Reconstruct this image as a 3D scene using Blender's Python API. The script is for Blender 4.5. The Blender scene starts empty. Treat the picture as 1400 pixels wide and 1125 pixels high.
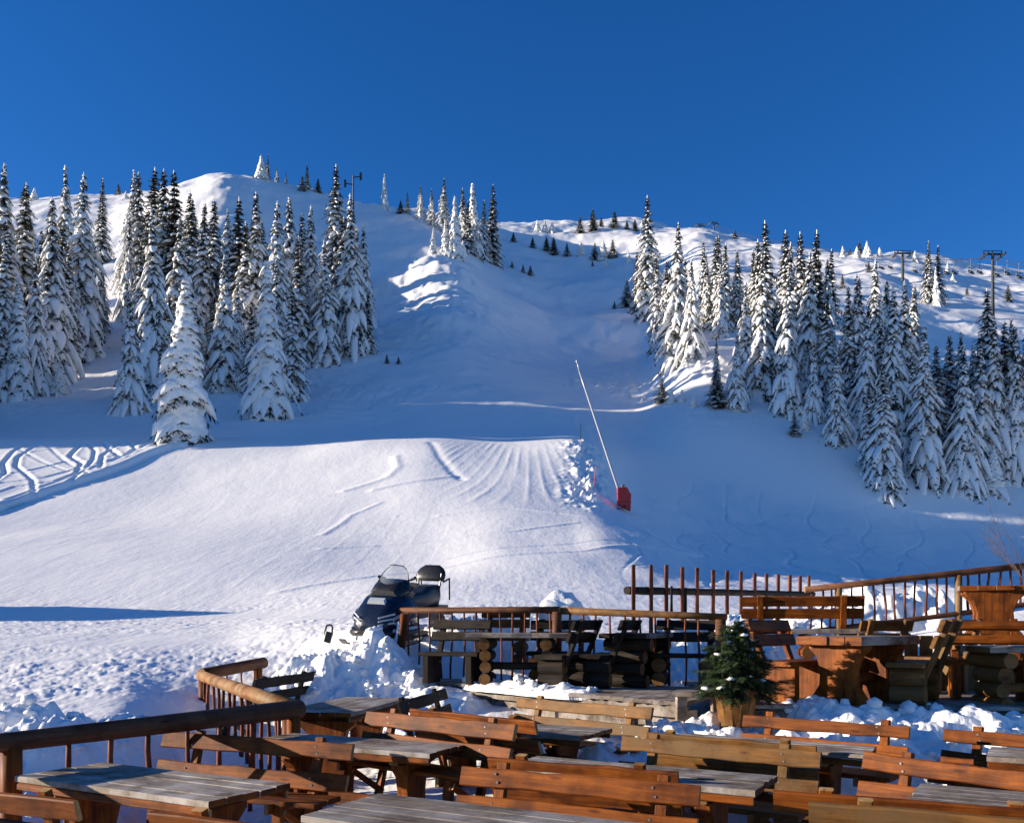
import bpy, bmesh, math, random
import numpy as np
from mathutils import Vector, Matrix, Quaternion

scene = bpy.context.scene
col = scene.collection
R = math.radians
PI = math.pi

# ---------------------------------------------------------------- camera, world, sun, exposure
CH = 1.9            # eye height
F = 1212.0          # focal length in photograph pixels (photo 1400 wide)
CX, CY = 700.0, 850.0   # straight-ahead pixel and horizon row of the photograph
cd = bpy.data.cameras.new('camera'); cam = bpy.data.objects.new('camera', cd); col.objects.link(cam)
cam.location = (0, 0, CH); cam.rotation_euler = (R(90), 0, 0)
cd.sensor_width = 36; cd.lens = F / 1400 * 36
cd.shift_y = (CY - 562.5) / 1400
cd.clip_start = 0.1; cd.clip_end = 5000
scene.camera = cam

SUN_EL = R(12.5)
SUN_AZ = math.atan2(-1.0, 0.015)     # compass angle from +Y towards +X
w = bpy.data.worlds.new('World'); scene.world = w; w.use_nodes = True
nt = w.node_tree; nt.nodes.clear()
sky = nt.nodes.new('ShaderNodeTexSky'); sky.sky_type = 'NISHITA'; sky.sun_disc = False
sky.sun_elevation = SUN_EL; sky.sun_rotation = SUN_AZ
sky.altitude = 1700; sky.air_density = 1.0; sky.dust_density = 0.0; sky.ozone_density = 4.0
bg = nt.nodes.new('ShaderNodeBackground'); bg.inputs[1].default_value = 0.092
wo = nt.nodes.new('ShaderNodeOutputWorld')
hs = nt.nodes.new('ShaderNodeHueSaturation'); hs.inputs['Saturation'].default_value = 1.2; hs.inputs['Hue'].default_value = .511
nt.links.new(sky.outputs[0], hs.inputs['Color']); nt.links.new(hs.outputs[0], bg.inputs[0]); nt.links.new(bg.outputs[0], wo.inputs[0])
sd = bpy.data.lights.new('sun', 'SUN'); sd.energy = 5.0; sd.angle = R(0.5); sd.color = (1.0, 0.87, 0.69)
so = bpy.data.objects.new('sun', sd); col.objects.link(so)
SUNV = Vector((math.sin(SUN_AZ) * math.cos(SUN_EL), math.cos(SUN_AZ) * math.cos(SUN_EL), math.sin(SUN_EL)))
so.rotation_euler = SUNV.to_track_quat('Z', 'Y').to_euler()
scene.view_settings.view_transform = 'Standard'; scene.view_settings.look = 'None'
scene.view_settings.exposure = 1.0; scene.view_settings.gamma = 1

# ---------------------------------------------------------------- noise
def _hash(ix, iy, seed):
    n = (ix.astype(np.int64) * 374761393 + iy.astype(np.int64) * 668265263 + seed * 974711) & 0x7fffffff
    n = ((n ^ (n >> 13)) * 1274126177) & 0x7fffffff
    n = n ^ (n >> 16)
    return (n & 0xffff) / 65535.0
def vnoise(x, y, seed=0):
    x = np.asarray(x, float); y = np.asarray(y, float)
    ix = np.floor(x); iy = np.floor(y); fx = x - ix; fy = y - iy
    fx = fx * fx * fx * (fx * (fx * 6 - 15) + 10); fy = fy * fy * fy * (fy * (fy * 6 - 15) + 10)
    a = _hash(ix, iy, seed); b = _hash(ix + 1, iy, seed); c = _hash(ix, iy + 1, seed); d = _hash(ix + 1, iy + 1, seed)
    return (a * (1 - fx) + b * fx) * (1 - fy) + (c * (1 - fx) + d * fx) * fy - 0.5
def fbm(x, y, seed=0, o=4, g=0.5):
    s = 0; a = 1; 
    for i in range(o):
        s = s + a * vnoise(x * 2 ** i + 13.7 * i, y * 2 ** i - 7.3 * i, seed + i); a *= g
    return s
def sstep(a, b, x):
    t = np.clip((x - a) / (b - a), 0, 1); return t * t * (3 - 2 * t)
def pchip(xk, yk, x):
    xk = np.asarray(xk, float); yk = np.asarray(yk, float); n = len(xk)
    h = np.diff(xk); dl = np.diff(yk, axis=0)
    if yk.ndim > 1: dl = dl / h[:, None]
    else: dl = dl / h
    m = np.zeros_like(yk); m[0] = dl[0]; m[-1] = dl[-1]
    for i in range(1, n - 1):
        w1 = 2 * h[i] + h[i - 1]; w2 = h[i] + 2 * h[i - 1]
        with np.errstate(divide='ignore', invalid='ignore'):
            v = (w1 + w2) / (w1 / dl[i - 1] + w2 / dl[i])
        m[i] = np.where(dl[i - 1] * dl[i] > 0, v, 0)
    x = np.clip(x, xk[0], xk[-1]); k = np.clip(np.searchsorted(xk, x) - 1, 0, n - 2)
    t = (x - xk[k]) / h[k]; hh = h[k]
    if yk.ndim > 1: t = t[:, None]; hh = hh[:, None]
    return ((2 * t ** 3 - 3 * t ** 2 + 1) * yk[k] + (t ** 3 - 2 * t ** 2 + t) * hh * m[k]
            + (-2 * t ** 3 + 3 * t ** 2) * yk[k + 1] + (t ** 3 - t ** 2) * hh * m[k + 1])

# ---------------------------------------------------------------- terrain: heights along bearings
def Zy(d, y): return CH + (CY - y) * d / F
# each bearing: near knots (distance, height), then far knots (distance, elevation row)
COLS = [
 (-900, [(2,0),(5,.1),(6.2,.3),(8,.5),(10,.62),(14,.92),(20,1.5)],
        [(28,849),(33,826),(42,776),(52,737),(66,706),(84,645),(94,612),(106,590),(130,548),(180,470),(260,345),(330,285),(420,275),(560,330)]),
 (0, [(2,0),(6.5,.0),(7.4,.3),(8.5,.48),(10,.6),(14,.9),(20,1.5)],
        [(28,849),(33,826),(42,776),(52,737),(66,706),(84,645),(94,610),(106,590),(130,548),(180,470),(260,345),(330,282),(400,273),(560,330)]),
 (150, [(2,0),(7.3,.0),(8.3,.32),(9.5,.5),(11,.65),(14,.9),(20,1.5)],
        [(28,848),(33,825),(42,777),(52,738),(66,704),(84,642),(94,609),(106,592),(130,550),(180,455),(250,345),(320,275),(380,268),(560,330)]),
 (250, [(2,0),(8.2,.0),(9.1,.1),(10.2,.2),(12,.38),(15,.85),(20,1.5)],
        [(28,847),(33,823),(42,777),(52,739),(66,700),(84,640),(92,610),(104,594),(125,558),(170,465),(230,345),(280,262),(310,251),(400,300),(560,400)]),
 (300, [(2,0),(8.7,.0),(11,.1),(13.2,.22),(14.5,.65),(16,.95),(20,1.5)],
        [(28,846),(33,822),(42,777),(52,739),(66,698),(84,637),(92,609),(104,594),(125,558),(170,460),(230,335),(275,252),(300,240),(400,290),(560,400)]),
 (400, [(2,0),(8.7,.0),(12,.1),(13.2,.15),(14.2,.55),(16,.95),(20,1.7)],
        [(28,840),(33,815),(42,776),(52,739),(66,694),(84,633),(92,608),(104,594),(125,560),(170,475),(230,378),(280,294),(312,255),(400,290),(560,400)]),
 (500, [(2,0),(9,.0),(12,.1),(13.6,.15),(14.8,1.0),(16,1.62),(20,1.85)],
        [(28,832),(33,806),(42,774),(52,737),(66,688),(82,628),(88,608),(104,592),(125,560),(165,484),(220,402),(270,330),(312,282),(400,300),(560,380)]),
 (590, [(2,0),(9,.0),(11,.25),(13,.6),(15,.85),(17,1.6),(20,1.9)],
        [(28,826),(33,800),(42,769),(52,731),(66,679),(80,625),(87,606),(104,588),(125,556),(165,485),(220,400),(270,335),(310,298),(400,300),(560,370)]),
 (690, [(2,0),(9,.0),(11,.3),(13,.6),(15,.85),(17,1.6),(20,1.9)],
        [(28,824),(33,798),(42,757),(52,720),(66,675),(80,627),(87,610),(104,592),(130,552),(165,505),(220,445),(280,386),(340,334),(400,307),(560,350)]),
 (780, [(2,0),(9,.0),(11,.3),(13,.6),(15,.85),(17,1.55),(20,1.85)],
        [(28,825),(33,799),(42,758),(52,722),(66,680),(80,628),(86,608),(100,592),(130,555),(170,512),(220,462),(280,402),(340,342),(400,305),(560,350)]),
 (870, [(2,0),(9,.0),(11,.3),(13,.6),(15,.85),(17,1.5),(20,1.8)],
        [(28,828),(33,803),(42,765),(52,735),(66,710),(80,675),(92,640),(108,600),(130,560),(165,515),(220,462),(280,396),(340,330),(390,300),(560,350)]),
 (960, [(2,0),(9,.0),(11,.3),(13,.6),(15,.85),(17,1.45),(20,1.75)],
        [(28,832),(33,810),(42,785),(52,766),(66,742),(80,712),(94,666),(108,585),(125,530),(155,455),(200,400),(260,360),(330,325),(370,318),(560,360)]),
 (1150, [(2,0),(9,.0),(11,.3),(13,.6),(15,.95),(17,1.5),(20,1.8)],
        [(28,835),(33,820),(42,803),(52,796),(66,778),(80,748),(92,703),(104,610),(120,540),(150,455),(200,390),(260,355),(300,347),(560,390)]),
 (1300, [(2,0),(9,.0),(11,.3),(13,.7),(15,1.2),(17,1.8),(20,2.3)],
        [(28,818),(33,812),(42,808),(52,810),(66,800),(80,772),(92,725),(102,650),(120,570),(150,480),(200,400),(260,365),(300,355),(560,400)]),
 (1420, [(2,0),(9,.0),(11,.3),(13,.8),(15,1.3),(17,2.0),(20,2.6)],
        [(28,808),(33,806),(42,812),(52,820),(66,814),(80,784),(92,730),(102,658),(120,580),(150,490),(200,410),(260,382),(300,372),(560,410)]),
 (2300, [(2,0),(9,.0),(11,.3),(13,.8),(15,1.3),(17,2.0),(20,2.6)],
        [(28,808),(33,806),(42,812),(52,820),(66,814),(80,784),(92,730),(102,658),(120,590),(150,520),(200,470),(260,440),(300,430),(560,450)]),
]
DG = np.exp(np.linspace(math.log(2), math.log(560), 700))
_us = []; _zs = []
for u, near, far in COLS:
    ks = near + [(d, Zy(d, y)) for d, y in far]
    _us.append(u); _zs.append(pchip([k[0] for k in ks], [k[1] for k in ks], DG))
UG = np.arange(-900, 2301, 5.0)
ZT = pchip(_us, np.array(_zs), UG)          # [u, d]
# the knoll bulges towards the camera left of the bowl
ZT = ZT + 6.5 * np.exp(-((UG[:, None] - 652) / 75) ** 2 - ((DG[None, :] - 220) / 52) ** 2)
# light smoothing across bearings
for _ in range(6):
    ZT[1:-1] = 0.25 * ZT[:-2] + 0.5 * ZT[1:-1] + 0.25 * ZT[2:]
LD0, LD1 = math.log(2), math.log(560)
def base(X, Y):
    X = np.asarray(X, float); Y = np.asarray(Y, float)
    d = np.clip(Y, 2, 560); u = np.clip(F * X / d + CX, -900, 2300)
    fu = (u + 900) / 5; iu = np.clip(np.floor(fu).astype(int), 0, len(UG) - 2); tu = fu - iu
    fd = (np.log(d) - LD0) / (LD1 - LD0) * 699; idd = np.clip(np.floor(fd).astype(int), 0, 698); td = fd - idd
    z = (ZT[iu, idd] * (1 - td) + ZT[iu, idd + 1] * td) * (1 - tu) + (ZT[iu + 1, idd] * (1 - td) + ZT[iu + 1, idd + 1] * td) * tu
    return z
def rows_at(u):      # elevation row per distance along one bearing
    iu = int(round((min(max(u, -900), 2300) + 900) / 5)); return CY - (ZT[iu] - CH) * F / DG
def ground_at(u, y, dmin=15):   # where the bearing u first reaches elevation row y
    rr = rows_at(u)
    for j in range(len(DG)):
        if DG[j] > dmin and rr[j] <= y:
            d = DG[j]; return (u - CX) / F * d, d
    j = int(np.argmin(np.where(DG > dmin, rr, 9e9)))
    return (u - CX) / F * DG[j], DG[j]

# ski tracks in the untracked snow and edges of the groomed run (polylines on the ground)
def gpoly(pts): return [ground_at(u, y) for u, y in pts]
TRACKS = [(gpoly(p), wd, dp) for p, wd, dp in [
  ([(40,612),(18,625),(5,640),(8,655),(-20,672)], 0.22, 0.14),
  ([(78,612),(45,620),(25,632),(22,645),(45,662),(48,680)], 0.20, 0.12),
  ([(115,612),(100,625),(96,632),(112,640),(105,655),(75,664),(20,672),(-30,690)], 0.22, 0.14),
  ([(118,612),(130,622),(128,636),(115,650),(95,666)], 0.20, 0.11),
  ([(140,612),(152,622),(165,632)], 0.22, 0.14),
  ([(178,612),(186,620),(175,630),(130,642),(60,660),(0,668)], 0.20, 0.12),
  ([(205,613),(190,622),(160,636),(120,650),(60,672),(10,690)], 0.22, 0.12),
  ([(235,615),(200,630),(150,648),(90,668),(30,688),(-40,708)], 0.40, 0.18),
  ([(60,612),(90,640),(120,655)], 0.18, 0.06), ([(215,615),(150,632),(90,640),(40,652),(-10,660)], .2, .13), ([(165,612),(140,630),(138,648)], .2, .12), ([(-10,625),(40,628),(90,618)], .2, .1), ([(10,612),(60,640),(90,650)], 0.18, 0.06),
]]
EDGES = [(gpoly(p), wd, dp) for p, wd, dp in [
  ([(590,606),(602,625),(620,645),(632,655)], .4, -.09),
  ([(540,625),(544,640),(530,655),(500,665),(470,675)], .4, .09),
  ([(510,673),(545,665),(590,655),(620,650)], .3, .11),
  ([(440,752),(520,744),(600,735),(700,722),(790,712)], .22, .05), ([(380,812),(520,786),(650,766),(800,752),(950,758),(1150,786)], .25, .05),
  ([(600,702),(700,692),(800,704),(900,735)], .25, .05), ([(520,690),(480,705),(440,730)], .25, .05), ([(620,760),(760,742),(900,748),(1050,770)], .2, -.04),

]]
def dist_poly(X, Y, pts):
    best = np.full(X.shape, 1e9)
    for (ax, ay), (bx, by) in zip(pts[:-1], pts[1:]):
        dx, dy = bx - ax, by - ay; L = dx * dx + dy * dy + 1e-9
        t = np.clip(((X - ax) * dx + (Y - ay) * dy) / L, 0, 1)
        best = np.minimum(best, np.hypot(X - ax - t * dx, Y - ay - t * dy))
    return best

def terrain(X, Y):
    X = np.asarray(X, float); Y = np.asarray(Y, float)
    z = base(X, Y)
    u = F * X / np.clip(Y, 2, 1e9) + CX
    # unseen shoulder added beyond the left edge to shade the middle slope
    z = z + 40 * sstep(.66, .95, -X / np.clip(Y, 1, 1e9)) * sstep(97.5, 101, Y) * (1 - sstep(118, 142, Y))
    # big swells far up, wind-carved snow on the upper hill
    far = sstep(130, 220, Y)
    z = z + far * (fbm(X / 26, Y / 26, 3, 4) * 3.2 + fbm(X / 5, Y / 7, 9, 3) * .7)
    mid = sstep(95, 140, Y) * (1 - far)
    z = z + mid * (fbm(X / 9, Y / 9, 5, 4) * .8 + np.abs(fbm(X / 2.2, Y / 2.2, 6, 3, .6)) * (.5 + .9 * ((u > 780) & (u < 1000))) * sstep(-.15, .2, fbm(X / 11, Y / 8, 8, 2)))
    kn = np.exp(-((u - 590) / 100) ** 4 - ((Y - 212) / 55) ** 4)
    z = z + kn * (fbm(X / 16, Y / 7, 15, 3) * 1.8 + np.abs(fbm(X / 4, Y / 4, 16, 3, .6)) * 1.1)
    # faint old ski tracks on the shaded slope right of the run
    rt = sstep(30, 45, Y) * (1 - sstep(92, 100, Y)) * sstep(830, 900, u)
    wv = vnoise(X / 9, Y / 13, 18) * 1.6
    z = z + rt * (fbm(X / 5, Y / 8, 17, 3) * .35 - .06 * (np.abs(np.mod(X * .22 + wv + .35 * np.sin(Y * .23 + X * .05), 1) - .5) > .475) - .05 * (np.abs(np.mod(X * .12 - Y * .13 + wv + .4 * np.sin(Y * .11), 1) - .5) > .48) + np.abs(fbm(X / .9, Y / 1.2, 19, 3)) * .08)
    # trampled snow behind the terrace
    tr = sstep(9, 11, Y) * (1 - sstep(22, 40, Y)) 
    patch = np.clip(fbm(X / 4 + 3, Y / 2.2, 21, 3) * 1.3 + .55, 0, 1)
    cl = np.abs(fbm(X / .34, Y / .28, 31, 4, .6)); cl2 = np.abs(fbm(X / .9, Y / .7, 33, 3, .6))
    z = z + tr * (patch * ((cl - .18) * .07 + (cl2 - .18) * .035) + fbm(X / 2.8, Y / 1.6, 41, 3) * .045)
    near = 1 - sstep(9, 12, Y)
    z = z + near * fbm(X / .4, Y / .35, 51, 4, .6) * (.05 + .10 * (u < 230)) * sstep(2.5, 5, Y)
    # chunky edge of the run on its right side
    u_edge = 790 + (Y < 70) * 0
    ch = np.exp(-((u - 805) / 28) ** 2) * sstep(60, 68, Y) * (1 - sstep(88, 94, Y))
    z = z + ch * np.clip(np.abs(fbm(X / .9, Y / 1.6, 61, 4, .65)) * 2.4 - .35, 0, 2) * .38
    # groomer passes
    gr = sstep(30, 40, Y) * (1 - sstep(88, 96, Y)) * (1 - sstep(780, 830, u))
    fan = (X + 4) / np.clip(Y * .02 + 1.6, .1, 99)
    z = z + gr * (np.abs(np.mod(fan * 1.3 + .6 * vnoise(X / 7, Y / 20, 77), 1) - .5) ** 8 * 60 * .035 * sstep(-.15, .35, fbm(X / 6, Y / 25, 79, 2))
              + fbm(X / 15, Y / 18, 87, 2) * .5)
    cz = sstep(595, 625, u) * (1 - sstep(765, 790, u)) * sstep(60, 68, Y) * (1 - sstep(88, 91, Y))
    ph = np.mod((X + .035 * (Y - 78) * (X - 2)) / 1.0 + .25 * vnoise(X / 3, Y / 12, 91), 1) - .5
    z = z + cz * (np.exp(-(ph / .15) ** 2) * .05 * (.5 + vnoise(X / 2, Y / 9, 92)))
    # untracked snow stands above the groomed run
    um = (u > -900) & (u < 300) & (Y > 60) & (Y < 110)
    if um.any():
        edge = TRACKS[7][0]; 
        ex = np.array([p[0] for p in edge][::-1]); ey = np.array([p[1] for p in edge][::-1])
        ye = np.interp(X, ex, ey)
        z = z + um * sstep(0, 1.2, Y - ye) * .45 * (1 - sstep(95, 102, Y)) * (X < ex[-1] + 1)
    zone = (u < 320) & (Y > 55) & (Y < 110)
    if zone.any():
        Xs, Ys = X[zone], Y[zone]; a = np.zeros(Xs.shape)
        for pts, wd, dp in TRACKS:
            dd = dist_poly(Xs, Ys, pts); a = a - dp * np.exp(-(dd / wd) ** 2) + .35 * dp * np.exp(-((dd - 1.9 * wd) / wd) ** 2)
        z[zone] += a
    zone = (u > -50) & (u < 1200) & (Y > 28) & (Y < 100)
    if zone.any():
        Xs, Ys = X[zone], Y[zone]; a = np.zeros(Xs.shape)
        for pts, wd, dp in EDGES:
            dd = dist_poly(Xs, Ys, pts); a = a + dp * np.exp(-(dd / wd) ** 2)
        z[zone] += a
    return z
def tz(x, y): return float(terrain(np.array([x]), np.array([y]))[0])
def P(u, y, d): return Vector(((u - CX) / F * d, d, Zy(d, y)))

# ---------------------------------------------------------------- materials
def mat(name):
    m = bpy.data.materials.new(name); m.use_nodes = True
    n = m.node_tree; b = n.nodes['Principled BSDF']; return m, n, b
def node(n, t, **k):
    x = n.nodes.new(t)
    for a, v in k.items():
        if a in x.inputs.keys(): x.inputs[a].default_value = v
        else: setattr(x, a, v)
    return x
def ramp(n, pts):
    r = n.nodes.new('ShaderNodeValToRGB'); e = r.color_ramp.elements
    while len(e) < len(pts): e.new(.5)
    for i, (p, c) in enumerate(pts): e[i].position = p; e[i].color = (*c, 1)
    return r
def snow_mat(name, colr, bumps, rough=.55, stretch=None):
    m, n, b = mat(name); L = n.links.new
    b.inputs['Base Color'].default_value = (*colr, 1); b.inputs['Roughness'].default_value = rough
    b.inputs['Specular IOR Level'].default_value = .3
    g = n.nodes.new('ShaderNodeNewGeometry'); prev = None
    for sc, st, dist, sx, sy in bumps:
        mp = n.nodes.new('ShaderNodeMapping'); mp.inputs['Scale'].default_value = (sx, sy, sx); L(g.outputs['Position'], mp.inputs[0])
        t = node(n, 'ShaderNodeTexNoise', Scale=sc, Detail=6.0, Roughness=.6); L(mp.outputs[0], t.inputs['Vector'])
        bp = node(n, 'ShaderNodeBump', Strength=st, Distance=dist); L(t.outputs[0], bp.inputs['Height'])
        if prev: L(prev.outputs[0], bp.inputs['Normal'])
        prev = bp
    L(prev.outputs[0], b.inputs['Normal'])
    return m
M = {}
M['snow'] = snow_mat('snow_field', (.90, .885, .865), [(.5, .3, .25, 1, .3), (1.1, .35, .05, 3, .05), (9, .22, .02, 1, 1)])
M['snow_pile'] = snow_mat('snow_piled', (.90, .885, .865), [(6, .5, .06, 1, 1), (26, .5, .015, 1, 1)])
M['snow_tree'] = snow_mat('snow_on_trees', (.89, .88, .87), [(2.2, .6, .18, 1, 1), (7, .5, .06, 1, 1)])

def wood(name, c0, c1, axis='X', rough=.55, grain=1.0, spots=None, grey=None, cracks=.35):
    m, n, b = mat(name); L = n.links.new
    tc = n.nodes.new('ShaderNodeTexCoord'); oi = n.nodes.new('ShaderNodeObjectInfo')
    add = n.nodes.new('ShaderNodeVectorMath'); add.operation = 'ADD'
    sc = n.nodes.new('ShaderNodeVectorMath'); sc.operation = 'SCALE'; sc.inputs['Scale'].default_value = 37.0
    cmb = n.nodes.new('ShaderNodeCombineXYZ')
    for i in range(3): L(oi.outputs['Random'], cmb.inputs[i])
    L(cmb.outputs[0], sc.inputs[0]); L(tc.outputs['Object'], add.inputs[0]); L(sc.outputs[0], add.inputs[1])
    mp = n.nodes.new('ShaderNodeMapping')
    s = {'X': (1.6, 26, 26), 'Y': (26, 1.6, 26), 'Z': (26, 26, 1.6)}[axis]
    mp.inputs['Scale'].default_value = s; L(add.outputs[0], mp.inputs[0])
    t = node(n, 'ShaderNodeTexNoise', Scale=1.0 * grain, Detail=7.0, Roughness=.65, Distortion=.6); L(mp.outputs[0], t.inputs['Vector'])
    r = ramp(n, [(.3, c0), (.68, c1)]); L(t.outputs[0], r.inputs[0])
    t2 = node(n, 'ShaderNodeTexNoise', Scale=3.0, Detail=4.0, Roughness=.6); L(add.outputs[0], t2.inputs['Vector'])
    dk = node(n, 'ShaderNodeMix', data_type='RGBA', blend_type='MULTIPLY')
    r2 = ramp(n, [(.36, (.32, .27, .24)), (.56, (1, 1, 1))]); L(t2.outputs[0], r2.inputs[0])
    dk.inputs[0].default_value = .8; L(r.outputs[0], dk.inputs[6]); L(r2.outputs[0], dk.inputs[7])
    out = dk.outputs[2]
    # knots
    vo = node(n, 'ShaderNodeTexVoronoi', Scale=1.0); mp2 = n.nodes.new('ShaderNodeMapping')
    s2 = {'X': (2.2, 9, 9), 'Y': (9, 2.2, 9), 'Z': (9, 9, 2.2)}[axis]
    mp2.inputs['Scale'].default_value = s2; L(add.outputs[0], mp2.inputs[0]); L(mp2.outputs[0], vo.inputs['Vector'])
    rk = ramp(n, [(.07, (.25, .18, .15)), (.16, (1, 1, 1))]); L(vo.outputs['Distance'], rk.inputs[0])
    k = node(n, 'ShaderNodeMix', data_type='RGBA', blend_type='MULTIPLY'); k.inputs[0].default_value = .8
    L(out, k.inputs[6]); L(rk.outputs[0], k.inputs[7]); out = k.outputs[2]
    if grey:
        t3 = node(n, 'ShaderNodeTexNoise', Scale=2.2, Detail=6.0, Roughness=.7); L(add.outputs[0], t3.inputs['Vector'])
        r3 = ramp(n, [(.44, (0, 0, 0)), (.62, (1, 1, 1))]); L(t3.outputs[0], r3.inputs[0])
        mx = node(n, 'ShaderNodeMix', data_type='RGBA'); L(r3.outputs[0], mx.inputs[0])
        L(out, mx.inputs[6]); mx.inputs[7].default_value = (*grey, 1); out = mx.outputs[2]
    hv = n.nodes.new('ShaderNodeHueSaturation'); L(out, hv.inputs['Color'])
    mr = n.nodes.new('ShaderNodeMapRange'); mr.inputs[3].default_value = .78; mr.inputs[4].default_value = 1.2
    L(oi.outputs['Random'], mr.inputs[0]); L(mr.outputs[0], hv.inputs['Value'])
    L(hv.outputs[0], b.inputs['Base Color']); b.inputs['Roughness'].default_value = rough
    b.inputs['Specular IOR Level'].default_value = .15
    bp = node(n, 'ShaderNodeBump', Strength=cracks, Distance=.012); L(t.outputs[0], bp.inputs['Height']); L(bp.outputs[0], b.inputs['Normal'])
    return m
OR0, OR1 = (.080, .018, .002), (.28, .078, .008)
for ax in 'XYZ': M['or' + ax] = wood('orange_pine_' + ax, OR0, OR1, ax, .6)
for ax in 'XYZ': M['yl' + ax] = wood('faded_pine_' + ax, (.10, .042, .010), (.25, .112, .028), ax, .6, grey=(.14, .08, .032))
for ax in 'XYZ': M['dk' + ax] = wood('weathered_shaded_' + ax, (.014, .011, .009), (.040, .030, .022), ax, .75)  # weathered wood, darkened further with the deck's shade put into the colour
M['top'] = wood('weathered_tabletop', (.15, .115, .085), (.31, .255, .20), 'X', .7, grey=(.38, .345, .31), cracks=.6)
M['topdk'] = wood('grey_deck_boards', (.13, .10, .075), (.25, .20, .155), 'X', .75, grey=(.33, .29, .26), cracks=.6)
M['end'] = wood('cut_end_wood', (.28, .15, .055), (.46, .29, .12), 'Z', .65, grain=.5)
M['rail'] = wood('dark_railing_log', (.07, .028, .014), (.16, .07, .035), 'X', .6)  # darker copy of the railing wood, shade put into the colour
M['raillit'] = wood('sunlit_railing_log', (.12, .045, .012), (.25, .115, .035), 'X', .6, grey=(.22, .14, .07))  # paler copy of the railing wood, sunlight put into the colour
M['redwood'] = wood('red_brown_stick', (.10, .028, .014), (.24, .07, .032), 'Z', .6)
M['log'] = wood('brown_log', (.11, .05, .016), (.24, .12, .04), 'X', .6, grain=.6)

def plain(name, c, rough=.5, metal=0, **k):
    m, n, b = mat(name); b.inputs['Base Color'].default_value = (*c, 1); b.inputs['Roughness'].default_value = rough
    b.inputs['Metallic'].default_value = metal
    t = node(n, 'ShaderNodeTexNoise', Scale=14.0, Detail=5.0); mr = n.nodes.new('ShaderNodeMapRange')
    mr.inputs[3].default_value = max(0, rough - .12); mr.inputs[4].default_value = min(1, rough + .15)
    n.links.new(t.outputs[0], mr.inputs[0]); n.links.new(mr.outputs[0], b.inputs['Roughness'])
    return m
def needle_mat():
    m, n, b = mat('frosted_needles'); t = node(n, 'ShaderNodeTexNoise', Scale=1.7, Detail=5.0, Roughness=.65)
    g = n.nodes.new('ShaderNodeNewGeometry'); n.links.new(g.outputs['Position'], t.inputs['Vector'])
    r = ramp(n, [(.54, (.020, .028, .020)), (.68, (.30, .31, .31))]); n.links.new(t.outputs[0], r.inputs[0]); n.links.new(r.outputs[0], b.inputs['Base Color'])
    b.inputs['Roughness'].default_value = .8; return m
M['needle'] = needle_mat()
def green_mat():
    m, n, b = mat('fir_needles'); t = node(n, 'ShaderNodeTexNoise', Scale=9.0, Detail=3.0)
    g = n.nodes.new('ShaderNodeNewGeometry'); n.links.new(g.outputs['Position'], t.inputs['Vector'])
    r = ramp(n, [(.3, (.012, .026, .009)), (.7, (.038, .066, .020))]); n.links.new(t.outputs[0], r.inputs[0]); n.links.new(r.outputs[0], b.inputs['Base Color'])
    b.inputs['Roughness'].default_value = .6; return m
M['fir'] = green_mat()
M['bark'] = wood('spruce_bark', (.045, .032, .024), (.10, .075, .055), 'Z', .85)
M['steel'] = plain('dark_steel', (.05, .055, .06), .5, .6)
M['cable'] = plain('cable_steel', (.04, .04, .045), .6, .3)
M['blackp'] = plain('black_plastic', (.012, .012, .014), .35)
M['vinyl'] = plain('black_vinyl', (.015, .014, .014), .32)
M['blue'] = plain('dark_blue_paint', (.008, .013, .030), .22)
M['silver'] = plain('silver_decal', (.55, .58, .62), .3, .3)
M['grey'] = plain('grey_metal', (.22, .23, .25), .4, .7)
M['redpad'] = plain('red_padding', (.42, .012, .018), .5)
M['redpole'] = plain('faded_red_pole', (.55, .06, .09), .5)
M['lance'] = plain('aluminium_lance', (.45, .43, .42), .4, .4)
M['glass'], _n, _b = mat('smoked_windshield')
_b.inputs['Base Color'].default_value = (.35, .40, .45, 1); _b.inputs['Roughness'].default_value = .08
_b.inputs['Alpha'].default_value = .16
M['lens'] = plain('headlight_lens', (.35, .38, .40), .12)
M['twig'] = plain('bare_twig', (.10, .055, .04), .7)

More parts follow.
